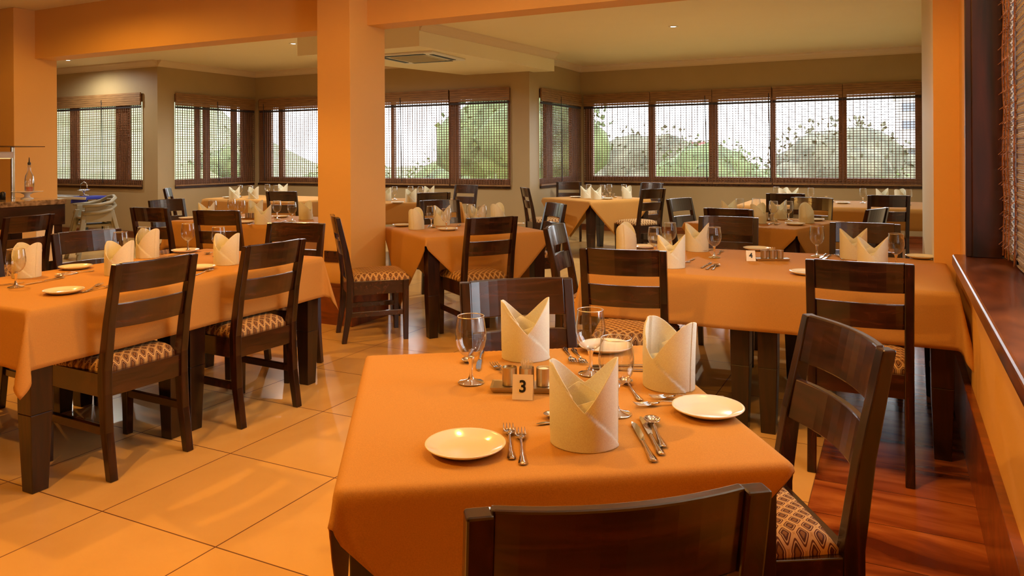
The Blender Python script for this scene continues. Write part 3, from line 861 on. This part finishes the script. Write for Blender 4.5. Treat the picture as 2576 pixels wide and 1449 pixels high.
cutlery(KNIFE, 1592, 1066, 1645, 1163, 'outermost table knife right of the front napkin on table three', 'knife', g3)
cutlery(KNIFE, 1612, 1052, 1664, 1146, 'slim knife between the soup spoon and the longer knife, table three', 'knife', g3)
cutlery(SPOON, 1630, 1045, 1672, 1133, 'round soup spoon with bright bowl beside the knives, table three', 'spoon', g3, .002)
cutlery(FORK, 1612, 1022, 1760, 1012, 'fork pointing left, partly under the right-hand plate rim, table three', 'fork', g3)
cutlery(FORK, 1640, 1003, 1812, 1000, 'fork lying just beyond the right-hand plate on table three', 'fork', g3)
cutlery(KNIFE, 1530, 930, 1622, 934, 'knife lying behind the nearest goblet, left of the sideways napkin', 'knife', g3)
cutlery(KNIFE, 1535, 922, 1625, 922, 'second knife beyond the nearest goblet, table three', 'knife', g3)
cutlery(SPOON, 1568, 958, 1606, 1002, 'spoon slanting out beside the nearest goblet bowl on table three', 'spoon', g3)
cutlery(FORK, 1446, 920, 1419, 874, 'left fork of the far pair pointing to us on table three', 'fork', g3)
cutlery(FORK, 1474, 924, 1440, 876, 'right fork of the far pair beside the goblet stem on table three', 'fork', g3)
cutlery(SPOON, 1172, 925, 1188, 876, 'dark-looking spoon beyond the lone goblet on table three', 'spoon', g3)
cutlery(KNIFE, 1204, 937, 1211, 880, 'knife standing out behind the lone goblet stem on table three', 'knife', g3)
cutlery(FORK, 1242, 918, 1290, 962, 'fork with tines peeping out left of the condiment pots', 'fork', g3)
cutlery(SPOON, 1335, 1050, 1560, 1050, 'spoon half hidden left of the front napkin, table three', 'spoon', g3)
cutlery(KNIFE, 1332, 1072, 1590, 1040, 'knife half hidden left of the front napkin, table three', 'knife', g3)

def caddy(px, py, rz, num, label, tent, lab2, group, picks=True, sc_=1.0):
    x, y = seat_spot(px, py)
    root = empty('condiment_caddy', (x, y, CLZ), R(rz)); root.scale = (sc_, sc_, sc_)
    MB().add([(-.092, -.036, .014), (.092, -.036, .014), (.092, .036, .014), (-.092, .036, .014), (-.085, -.030, 0), (.085, -.030, 0), (.085, .030, 0), (-.085, .030, 0),
              (-.086, -.030, .0125), (.086, -.030, .0125), (.086, .030, .0125), (-.086, .030, .0125)],
             [(0, 4, 5, 1), (1, 5, 6, 2), (2, 6, 7, 3), (3, 7, 4, 0), (4, 7, 6, 5), (0, 1, 9, 8), (1, 2, 10, 9), (2, 3, 11, 10), (3, 0, 8, 11), (8, 9, 10, 11)]).build('tray', M['brushed'], root)
    for k, dx in enumerate((-.044, 0, .044)):
        pot = MB().lathe([(.0005, .0135), (.0195, .0135), (.0195, .058), (.0182, .058), (.0182, .050), (.0005, .050)], 28, Matrix.Translation((dx, 0, 0))).build('pot', M['brushed'], root, smooth=False)
        mb = MB()
        if k == 1:
            for i in range(16):
                a = i * 2.4; q = .012 * math.sqrt((i + .5) / 16)
                mb.tube([(dx + q * .6 * math.cos(a), q * .6 * math.sin(a), .03), (dx + q * 1.6 * math.cos(a), q * 1.6 * math.sin(a), .074)], .0010, 5)
            mb.build('toothpicks', M['toothpick'], pot)
        else:
            mb.lathe([(.0005, .054), (.010, .0555), (.018, .052)], 20, Matrix.Translation((dx, 0, 0))).build('filling', M['sugar' if k == 2 else 'brushed'], pot, smooth=True)
    tag(root, label, 'condiment set', group)
    if tent:
        x, y = seat_spot(*tent)
        t = empty('number_card', (x, y, CLZ), R(rz) + (R(-4) if num == '3' else 0))
        vs = [(-.0255, -.016, 0), (.0255, -.016, 0), (.0255, 0, .058), (-.0255, 0, .058), (.0255, .016, 0), (-.0255, .016, 0)]
        MB().add(vs, [(0, 1, 2, 3), (3, 2, 4, 5)]).build('folded_card', M['card'], t, solid=.0012)
        cu = bpy.data.curves.new('number', 'FONT'); cu.body = num; cu.size = .040; cu.align_x = 'CENTER'; cu.align_y = 'CENTER'
        cu.offset = .0009; cu.extrude = .0002; cu.materials.append(M['ink'])
        tmp = bpy.data.objects.new('tmp', cu); C.objects.link(tmp); bpy.context.view_layer.update()
        me = bpy.data.meshes.new_from_object(tmp.evaluated_get(bpy.context.evaluated_depsgraph_get())); bpy.data.objects.remove(tmp)
        no = bpy.data.objects.new('number', me); C.objects.link(no); no.parent = t
        no.location = (0, -.0093, .030); no.rotation_euler = (R(74.6), 0, 0)
        tag(t, lab2, 'sign', group)
caddy(1325, 980, view(1325) - 3, '3', 'steel tray with three small pots, toothpicks in the middle, on table three', (1316, 1001), 'folded card reading 3 in front of the condiment pots', g3)

# --- the long left table
g2 = 'tableware on the long left table'
goblet(40, 722, 'goblet at the photo edge on the long left table', g2)
goblet(303, 662, 'goblet with only its top showing between two napkins, long left table', g2)
goblet(363, 645, 'goblet standing before an upright napkin on the long left table', g2)
goblet(473, 632, 'goblet standing clear at the far side of the long left table', g2)
goblet(550, 645, 'goblet half hidden by the farthest napkin on the long left table', g2)
napkin(68, 700, 0, 'folded napkin nearest the photo edge, long left table', g2)
napkin(300, 694, 12, 'folded napkin rising behind the nearer chair back, long left table', g2)
napkin(372, 650, -8, 'folded napkin seen through a goblet, middle of the long left table', g2)
napkin(570, 668, 8, 'folded napkin standing between the two chair backs, long left table', g2)
plate(160, 737, 'cream side plate near the front corner of the long left table', g2)
plate(190, 676, 'cream side plate on the buffet side of the long left table', g2)
plate(466, 634, 'cream side plate at the far side of the long left table by the clear goblet', g2)
plate(502, 677, 'cream side plate peeping out beside the nearer chair back', g2)
cutlery(FORK, 262, 712, 208, 737, 'fork beside the front corner plate, long left table', 'fork', g2)
cutlery(FORK, 275, 722, 222, 733, 'second fork beside the front corner plate, long left table', 'fork', g2)
cutlery(KNIFE, 85, 713, 140, 703, 'knife before the napkin at the photo edge', 'knife', g2)
cutlery(SPOON, 140, 700, 190, 688, 'spoon lying before the buffet-side plate, long left table', 'spoon', g2)
cutlery(FORK, 160, 690, 215, 684, 'fork lying before the buffet-side plate, long left table', 'fork', g2)
cutlery(KNIFE, 20, 716, -30, 722, 'knife at the photo edge left of a goblet', 'knife', g2)
cutlery(SPOON, 520, 640, 545, 634, 'spoon between the far plate and the farthest goblet', 'spoon', g2)
cutlery(FORK, 525, 682, 500, 690, 'fork beside the plate at the nearer chair back', 'fork', g2)
cutlery(KNIFE, 400, 650, 440, 643, 'knife beside the goblet before the upright napkin', 'knife', g2)

# --- table four
g4 = 'tableware on table four'
goblet(1648, 648, 'shorter-looking goblet beside a sideways napkin, table four', g4)
goblet(1686, 632, 'goblet farthest back of the left pair on table four', g4)
goblet(1797, 648, 'goblet standing over a heap of cutlery on table four', g4)
goblet(2055, 645, 'goblet standing clear right of the condiment tray on table four', g4)
goblet(2254, 672, 'goblet nearest the wall on table four', g4)
napkin(1575, 634, 100, 'folded napkin turned side-on at the open end of table four', g4)
napkin(1690, 676, 10, 'folded napkin with crossed front nearest us on table four', g4)
napkin(1754, 634, 0, 'folded napkin left of the goblet over the cutlery, table four', g4)
napkin(2148, 654, 4, 'taller folded napkin of the pair near the wall, table four', g4)
napkin(2196, 684, -4, 'folded napkin rising behind the chair near the ledge, table four', g4)
plate(1618, 624, 'cream side plate beside the side-on napkin on table four', g4)
plate(1904, 629, 'cream side plate behind the condiment tray on table four', g4)
plate(2030, 690, 'cream side plate half hidden by the chair near the ledge', g4)
plate(2318, 650, 'cream side plate nearest the wall on table four', g4)
caddy(1942, 655, 22, '4', 'steel tray with three small pots on table number four', (1888, 656), 'folded card reading 4 beside the condiment pots', g4)
for a, b, c_, d, P, nm, lb in ((1800, 655, 1752, 682, KNIFE, 'knife', 'knife lying under the goblet on table four'), (1808, 660, 1768, 684, KNIFE, 'knife', 'second knife lying under the goblet on table four'),
                    (1812, 662, 1786, 684, SPOON, 'spoon', 'soup spoon lying under the goblet on table four'), (1728, 662, 1745, 652, FORK, 'fork', 'fork by the napkin left of the goblet on table four'),
                    (1768, 634, 1790, 628, SPOON, 'spoon', 'spoon right of the middle napkin on table four'), (1815, 632, 1808, 640, FORK, 'fork', 'fork beyond the goblet over the cutlery, table four'),
                    (2062, 652, 2080, 638, KNIFE, 'knife', 'knife right of the clear goblet on table four'), (2070, 654, 2090, 642, KNIFE, 'knife', 'shining knife farther right of the clear goblet on table four'),
                    (2100, 640, 2125, 655, FORK, 'fork', 'fork left of the taller napkin near the wall, table four'), (2215, 662, 2240, 664, SPOON, 'spoon', 'spoon between the wall-side goblet and napkin')):
    cutlery(P, a, b, c_, d, lb, nm, g4)

# --- beside the pillar
g5 = 'tableware on the table beside the pillar'
goblet(1085, 572, 'first goblet from the pillar on the table beside it', g5)
goblet(1123, 580, 'second goblet from the pillar, before a napkin, on the table beside it', g5)
goblet(1185, 566, 'third goblet from the pillar on the table beside it', g5)
goblet(1213, 572, 'goblet farthest from the pillar on the table beside it', g5)
napkin(1047, 578, 105, 'side-on folded napkin nearest the pillar', g5)
napkin(1112, 568, 15, 'folded napkin behind the second goblet, table beside the pillar', g5)
napkin(1200, 566, 5, 'folded napkin rising over the chair back, table beside the pillar', g5)
napkin(1252, 561, 95, 'side-on folded napkin farthest from the pillar', g5)
plate(1012, 569, 'cream side plate next to the pillar, behind the side-on napkin', g5)
plate(1126, 579, 'cream side plate at the near edge of the table beside the pillar', g5)
plate(1296, 566, 'cream side plate at the window-side corner of the table beside the pillar', g5)
for a, b, c_, d, P, nm, lb in ((1075, 572, 1090, 562, KNIFE, 'knife', 'knife beside the side-on napkin by the pillar'), (1085, 577, 1098, 566, SPOON, 'spoon', 'spoon beside the side-on napkin by the pillar'),
                    (1150, 573, 1160, 562, FORK, 'fork', 'fork left of the chair back, table beside the pillar')):
    cutlery(P, a, b, c_, d, lb, nm, g5)
# --- left of the pillar
g6 = 'tableware on the table left of the pillar'
for x, y, lb in ((535, 551, 'goblet hidden behind the first napkin, table left of the pillar'), (583, 546, 'farther goblet of the crossing pair, table left of the pillar'), (607, 551, 'nearer goblet of the crossing pair, table left of the pillar'),
             (697, 552, 'goblet next but one to the pillar, table left of it'), (735, 557, 'goblet closest to the pillar, table left of it')): goblet(x, y, lb, g6)
for x, y, t, lb in ((520, 556, 40, 'folded napkin at the buffet end, table left of the pillar'), (643, 549, 10, 'folded napkin behind a pointed one, table left of the pillar'), (662, 565, 40, 'pointed folded napkin at the near edge, table left of the pillar'), (769, 553, 90, 'folded napkin half behind the pillar')): napkin(x, y, t, lb, g6)
for x, y, lb in ((472, 551, 'cream side plate at the buffet end, table left of the pillar'), (706, 547, 'cream side plate beyond the goblets close to the pillar'), (617, 561, 'cream side plate left of the pointed napkin')): plate(x, y, lb, g6)
caddy(632, 551, 15, '', 'small steel tray of pots between the napkins left of the pillar', None, '', g6)
for a, b, c_, d, P, nm, lb in ((700, 562, 720, 556, KNIFE, 'knife', 'knife before the goblets left of the pillar'), (722, 563, 745, 561, SPOON, 'spoon', 'spoon before the goblet closest to the pillar'),
                    (625, 566, 640, 562, FORK, 'fork', 'fork beside the pointed napkin')):
    cutlery(P, a, b, c_, d, lb, nm, g6)
# --- left bay
g7 = 'tableware on the left bay table'
for x, y, lb in ((604, 496, 'first goblet on the left bay table, between two napkins'), (630, 498, 'second goblet on the left bay table, behind a napkin'), (673, 493, 'third goblet on the left bay table'), (695, 496, 'goblet nearest the chair back on the left bay table')): goblet(x, y, lb, g7)
for x, y, t, lb in ((590, 500, 40, 'folded napkin at the outer end of the left bay table'), (638, 501, 10, 'folded napkin with two clear peaks, left bay table'), (712, 491, 20, 'folded napkin peeping over the chair back, left bay table')): napkin(x, y, t, lb, g7)
plate(575, 498, 'cream side plate at the outer end of the left bay table', g7)
# --- under the air conditioner
g8 = 'tableware on the table under the air conditioner'
for x, y, lb in ((993, 502, 'goblet next to the pillar edge, table under the air conditioner'), (1033, 501, 'middle goblet, table under the air conditioner'), (1058, 502, 'goblet nearest the chair back, table under the air conditioner')): goblet(x, y, lb, g8)
for x, y, t, lb in ((1034, 509, 10, 'nearer folded napkin, table under the air conditioner'), (1080, 499, 10, 'farther folded napkin showing two small peaks over the chair'), (972, 505, 60, 'folded napkin cut by the pillar edge')): napkin(x, y, t, lb, g8)
plate(1000, 511, 'cream side plate on the table under the air conditioner', g8)
# --- right bay
g9 = 'tableware on the right bay table'
for x, y, lb in ((1481, 495, 'goblet behind the left napkin on the right bay table'), (1516, 497, 'left goblet of the middle pair, right bay table'), (1533, 495, 'right goblet of the middle pair, right bay table'), (1570, 496, 'goblet behind the right napkin on the right bay table')): goblet(x, y, lb, g9)
for x, y, t, lb in ((1474, 499, 20, 'left folded napkin on the right bay table'), (1500, 502, 30, 'folded napkin left of the goblet pair, right bay table'), (1577, 500, 60, 'right-hand folded napkin next to the dark chair, right bay table')): napkin(x, y, t, lb, g9)
for x, y, lb in ((1448, 497, 'cream side plate at the left corner of the right bay table'), (1528, 501, 'cream side plate at the near corner of the right bay table')): plate(x, y, lb, g9)
caddy(1535, 497, 20, '', 'steel tray of pots in the middle of the right bay table', None, '', g9)
# --- behind table four
g10 = 'tableware on the table behind table four'
for x, y, lb in ((1861, 548, 'first goblet over the chair rail, table behind table four'), (1902, 546, 'second goblet over the chair rail, table behind table four'), (1946, 556, 'third goblet beside the pots, table behind table four'), (1984, 556, 'goblet next to the upright napkin, table behind table four')): goblet(x, y, lb, g10)
for x, y, t, lb in ((1835, 550, 30, 'folded napkin at the left over the chair rail, table behind table four'), (1908, 563, 60, 'folded napkin at the chair rail end, table behind table four'), (1960, 552, 20, 'folded napkin behind the third goblet, table behind table four'), (2028, 562, 95, 'upright side-on napkin, table behind table four')): napkin(x, y, t, lb, g10)
for x, y, lb in ((2000, 566, 'cream side plate at the near edge, table behind table four'), (2050, 555, 'cream side plate right of the upright napkin')): plate(x, y, lb, g10)
caddy(1928, 555, 15, '', 'steel tray of pots on the table behind table four', None, '', g10)
for a, b, c_, d, P, nm, lb in ((1930, 566, 1950, 560, KNIFE, 'knife', 'knife at the near edge, table behind table four'), (1945, 567, 1965, 562, SPOON, 'spoon', 'spoon at the near edge, table behind table four')):
    cutlery(P, a, b, c_, d, lb, nm, g10)
# --- under the wide window
g11 = 'tableware under the wide window'
for x, y, lb in ((1953, 505, 'first goblet from the left on the table under the wide window'), (2040, 509, 'goblet between the two chairs, left one, under the wide window'), (2171, 511, 'goblet beside the right-hand chair back under the wide window'), (2285, 516, 'goblet nearest the right pier under the wide window')): goblet(x, y, lb, g11)
for x, y, t, lb in ((1995, 508, 20, 'folded napkin over the left chair back under the wide window'), (2220, 510, 20, 'folded napkin over the right chair back under the wide window'), (1972, 507, 60, 'small-looking napkin left of the peaked one under the wide window'), (2265, 512, 60, 'napkin tip near the right pier under the wide window')): napkin(x, y, t, lb, g11)
plate(2120, 512, 'cream side plate on the open part of the table under the wide window', g11)
caddy(2078, 508, 10, '', 'steel tray of pots on the table under the wide window', None, '', g11)

# ------------------------------------------------------------------ buffet counter at the left
ct = empty('buffet_counter', (-6.75, 2.9, 0), 0)
MB().box(-.42, .34, -1.6, 1.27, .955, 1.0).build('counter_top', M['stone'], ct, bevel=.006)
MB().box(-.36, .33, -1.6, 1.26, .78, .955).build('apron', M['counter_wood'], ct, bevel=.003)
for sx in (-.30, .27):
    for sy in (-1.4, .2, 1.19): MB().box(sx - .05, sx + .05, sy - .05, sy + .05, 0, .78).build('leg', M['counter_wood'], ct, bevel=.003)
MB().box(-.30, .27, -1.4, .85, .10, .14).build('lower_shelf', M['counter_wood'], ct, bevel=.003)
MB().box(-.25, -.22, -1.4, .80, .14, .78).build('back_panel', M['counter_wood'], ct)
tag(ct, 'dark wooden buffet counter with stone top at the left edge', 'counter')
hl = empty('heated_buffet_stand', (-6.97, 3.42, 1.0), 0)
MB().box(.02, .044, .59, .614, 0, .45).box(.02, .044, -.90, -.876, 0, .45).build('post', M['steel'], hl, bevel=.002)
MB().box(-.16, .24, -.95, .76, .45, .458).build('sneeze_glass', M['hood'], hl, bevel=.001)
MB().box(-.02, .09, -.86, .585, .355, .41).build('lamp_housing', M['white'], hl, bevel=.01)
MB().box(0, .07, -.84, .565, .349, .355).build('heat_lamp', M['heat_lamp'], hl)
MB().box(-.16, .14, -.80, .45, 0, .045).build('warming_tray', M['black'], hl, bevel=.004)
tag(hl, 'steel heat lamp stand with smoked glass hood on the buffet counter', 'food warmer')
ds = empty('pedestal_dish', (-6.745, 4.03, 1.0))
MB().lathe([(.05, 0), (.045, .006), (.022, .016), (.020, .035), (.05, .052), (.12, .062), (.124, .066), (.118, .066), (.05, .058), (.0005, .056)], 32).build('dish', M['plate'], ds, smooth=True)
tag(ds, 'cream pedestal dish on the buffet counter under the oil bottle', 'dish')
bt = empty('oil_bottle', (-6.745, 4.05, 1.058))
MB().lathe([(.0005, .002), (.034, .002), (.036, .01), (.036, .11), (.030, .145), (.012, .185), (.011, .235), (.013, .24), (.0115, .24), (.010, .19), (.028, .146), (.034, .11), (.034, .01), (.0005, .006)], 24).build('bottle_glass', M['bowl_glass'], bt, smooth=True)
MB().lathe([(.0005, .008), (.032, .008), (.032, .045), (.0005, .045)], 24).build('red_oil', M['red'], bt, smooth=False)
MB().lathe([(.012, .235), (.013, .255), (.006, .262), (.003, .30), (.0005, .302)], 16).build('pourer', M['black'], bt, smooth=True)
tag(bt, 'clear bottle with red oil and black pourer beside the heat lamp', 'bottle')
mill = empty('pepper_pot', (-6.80, 3.86, 1.0))
MB().lathe([(.0005, 0), (.02, 0), (.02, .06), (.014, .066), (.0005, .07)], 16).build('pot_body', M['black'], mill, smooth=True)
tag(mill, 'small black pot left of the oil bottle on the counter', 'pot')
card = empty('gap_sheet', (-6.412, 3.98, .74))  # sheet standing in for the pale wall seen through the counter gap
MB().box(-.004, 0, -.075, .075, -.26, .04).build('sheet', M['card'], card)
tag(card, 'pale sheet standing in for the wall seen past the buffet counter end', 'sheet')

# ------------------------------------------------------------------ stacked high chairs
def make_highchair():
    root = empty('high_chair')
    for sx in (-1, 1):
        for sy in (-1, 1):
            MB().taper((sx * .27, sy * .25), .045, .045, 0, (sx * .16, sy * .15), .05, .05, .56).build('leg', M['highchair'], root, bevel=.008)
    MB().box(-.17, .17, -.16, .16, .44, .47).build('seat', M['highchair'], root, bevel=.01)
    pts = [(.20 * math.cos(a), .18 * math.sin(a), .66 + .05 * max(0, math.sin(a))) for a in [R(-200 + 220 * k / 16 + 0) + math.pi for k in range(17)]]
    MB().tube([(.21, -.18, .62), (.23, 0, .63), (.22, .13, .66), (.14, .20, .71), (0, .22, .73), (-.14, .20, .71), (-.22, .13, .66), (-.23, 0, .63), (-.21, -.18, .62)], .022, 10).build('arm_rail', M['highchair'], root, smooth=True)
    MB().box(-.13, .13, .17, .20, .46, .70).build('backrest', M['highchair'], root, bevel=.012)
    for sx in (-1, 1): MB().box(sx * .19 - .012, sx * .19 + .012, -.15, .15, .50, .62).build('side_panel', M['highchair'], root, bevel=.008)
    MB().box(-.25, .25, -.235, -.205, .16, .19).build('foot_bar', M['highchair'], root, bevel=.006)
    return Proto(root)
HC = make_highchair(); HC.root.scale = (1.08, 1.08, 1.0)
HC.put((-9.6, 6.62, 0), R(-20), 'grey-beige plastic high chair, lower one of the stack by the left pillar', 'high chair', 'stacked high chairs')
HC.put((-9.6, 6.62, .10), R(-20), 'grey-beige plastic high chair, upper one of the stack by the left pillar', 'high chair', 'stacked high chairs')
# small service table with blue cloth
st = empty('service_table', (-11.6, 7.75, 0))
MB().box(-.95, .45, -.2, .2, .70, .74).build('table_top', M['plate'], st, bevel=.004)
for sx in (-.88, .38):
    for sy in (-.16, .16): MB().box(sx - .03, sx + .03, sy - .03, sy + .03, 0, .70).build('leg', M['black'], st, bevel=.003)
tag(st, 'low service table with black legs under the far left window', 'table')
o = cloth(-11.32, 7.76, .17, .19, 0, .22, .30, 0, 'bright blue cloth over the corner of the service table', n=30, z=.745, fold=.012)
o['category'] = 'cloth'; del o['group']; o.data.materials[0] = M['blue']; o.name = 'blue_cloth'
kt = empty('chrome_stand', (-11.45, 7.72, .75))
MB().lathe([(.07, 0), (.065, .01), (.012, .02), (.010, .06), (.03, .075), (.09, .09), (.092, .094), (.03, .085), (.0005, .08)], 24).build('cup', M['steel'], kt, smooth=True)
MB().tube([(-.09, 0, .10), (-.07, 0, .19), (0, 0, .22), (.07, 0, .19), (.09, 0, .10)], .009, 8).build('handle', M['steel'], kt, smooth=True)
tag(kt, 'chrome serving stand with arched handle on the blue cloth', 'stand')

# ------------------------------------------------------------------ outdoors
mb = MB()
def hill(u, v):
    x = -120 + 190 * u; y = 14 + 96 * v; t = -x / y
    z = -4.6 + .5 * noise.noise(Vector((x * .08, y * .08, 1)))
    rise = max(0, min(1, (t - .86) / .26)) * 7.4 + max(0, t - 1.12) * 4.6
    z += rise * min(1.4, max(0, y - 14) / 26) * (1 + .12 * noise.noise(Vector((x * .06, y * .06, 5))))
    z += 4.0 * min(1, max(0, v - .30) * 1.8)
    return (x, y, z)
tag(mb.grid(140, 80, hill).build('hill_ground', M['grass'], smooth=True), kind='structure')
def crown(r, seed, squash=.8, det=3):
    import bmesh
    bm = bmesh.new(); bmesh.ops.create_icosphere(bm, subdivisions=det, radius=r)
    for v in bm.verts:
        d = v.co.normalized()
        k = 1 + .22 * noise.noise(d * 2.3 + Vector((seed, 0, 0))) + .16 * noise.noise(d * 6 + Vector((0, seed, 0))) + .08 * noise.noise(d * 15 + Vector((0, 0, seed)))
        v.co = d * r * k; v.co.z *= squash
    vs = [tuple(v.co) for v in bm.verts]; fs = [tuple(v.index for v in f.verts) for f in bm.faces]; bm.free()
    return vs, fs
def tree(x, y, zb, h, r, label, m='leaf', seed=0, leafy=True):
    root = empty('garden_tree', (x, y, zb))
    MB().tube([(0, 0, 0), (.1 * r, 0, h * .4), (0, .05 * r, h * .75)], [r * .09, r * .07, r * .04], 8).build('trunk', M['bark'], root, smooth=True)
    mb = MB(); rnd = random.Random(seed)
    vs, fs = crown(r * .8, seed); mb.add(vs, fs, Matrix.Translation((0, 0, h - r * .75)))
    for k in range(5):
        vs, fs = crown(r * .45, seed + k, .85, 2); a = k * 1.26
        mb.add(vs, fs, Matrix.Translation((r * .62 * math.cos(a), r * .62 * math.sin(a), h - r * (.95 - .35 * rnd.random()))))
    for k in range(900 if leafy else 0):                       # loose leaf clusters round the crown
        d = Vector((rnd.gauss(0, 1), rnd.gauss(0, 1), rnd.gauss(0, .8))).normalized() * r * (.80 + .24 * rnd.random())
        p = Vector((d.x, d.y, d.z * .8 + h - r * .75)); s_ = .028 * r * (.5 + rnd.random())
        a = Vector((rnd.gauss(0, 1), rnd.gauss(0, 1), rnd.gauss(0, 1))).normalized() * s_; b = Vector((rnd.gauss(0, 1), rnd.gauss(0, 1), rnd.gauss(0, 1))).normalized() * s_
        mb.add([p - a, p + b, p + a, p - b], [(0, 1, 2, 3)])
    mb.build('crown', M[m], root, smooth=True)
    return tag(root, label, 'tree', 'garden trees outside the windows')
TREES = [
 (-10.1, 21.0, -4, 7.9, 2.6, 'tall leafy tree outside the window right of the central pillar', 'leaf', 1),
 (-17.3, 29, -4, 5.6, 2.6, 'round tree outside, low behind the blind left of the leafy tree', 'leaf', 2),
 (-5.9, 27, -4, 5.9, 2.0, 'green tree outside close to the beige wall corner', 'leaf', 3),
 (-12.4, 42, -4, 6.9, 4.0, 'wide tree outside the second bay of the wide window', 'leaf_dry', 4),
 (-19.5, 48, -4, 6.6, 4.0, 'low tree outside the first bay of the wide window', 'leaf', 5),
 (-7.0, 36, -4, 5.4, 2.6, 'low tree outside the middle bay of the wide window', 'leaf', 6),
 (-2.6, 44, -4, 7.2, 3.9, 'wide tree outside the fourth bay of the wide window', 'leaf_dry', 7),
 (.8, 32, -4, 4.7, 2.4, 'low bright tree before the pale apartment block', 'leaf', 8),
 (-27, 34, -4, 5.2, 3.0, 'tree outside the window beside the left bay corner', 'leaf', 9),
 (-50, 46, -1, 4.6, 3.6, 'dry tree on the hillside seen through the left bay blind', 'leaf_dry', 10),
 (-36, 33, -3, 5.0, 2.4, 'tree low behind the blind of the left bay', 'leaf', 11),
 (-36, 18.5, -3.5, 6.3, 2.4, 'tree outside the far left window', 'leaf_dry', 12)]
for x, y, zb, h, r, lb, m_, sd in TREES: tree(x, y, zb, h, r, lb, m_, sd)
# pale apartment block
ab_ = empty('apartment_block', (1.2, 62, -4))
MB().box(-4.6, 7.5, 0, 8, 0, 6.6).box(-1.2, 7.5, .6, 8, 6.6, 9.6).build('walls', M['render'], ab_)
mb = MB()
for k in range(3): mb.box(-4.8, 7.5, -.9, 0, 1.7 + 2.0 * k, 1.95 + 2.0 * k)
mb.build('balcony_slabs', M['render'], ab_)
for k in range(3):
    for j in range(6):
        MB().box(-4.2 + 1.9 * j, -3.1 + 1.9 * j, -.05, .02, .4 + 2.0 * k, 1.6 + 2.0 * k).build('window', M['bwin'], ab_)
for k in range(2):
    MB().box(-.8, 2.4, .52, .62, 7.1 + 1.3 * k, 7.7 + 1.3 * k).build('window', M['bwin'], ab_)
MB().box(-1.4, 7.6, .4, 8.2, 9.6, 9.8).build('roof', M['render'], ab_)
tag(ab_, 'pale apartment block with balconies beyond the last bay of the wide window', 'building')
hs = empty('small_house', (-13.0, 50, -3))
MB().box(-1.6, 1.6, 0, 4, 0, 4.2).build('walls', M['render'], hs)
MB().add([(-1.9, -.3, 4.2), (1.9, -.3, 4.2), (1.9, 4.3, 4.2), (-1.9, 4.3, 4.2), (-1.5, 2, 5.2), (1.5, 2, 5.2)], [(0, 1, 5, 4), (1, 2, 5), (2, 3, 4, 5), (3, 0, 4), (0, 3, 2, 1)]).build('roof', M['roofred'], hs)
tag(hs, 'small red-roofed house among the trees beyond the second bay', 'house')
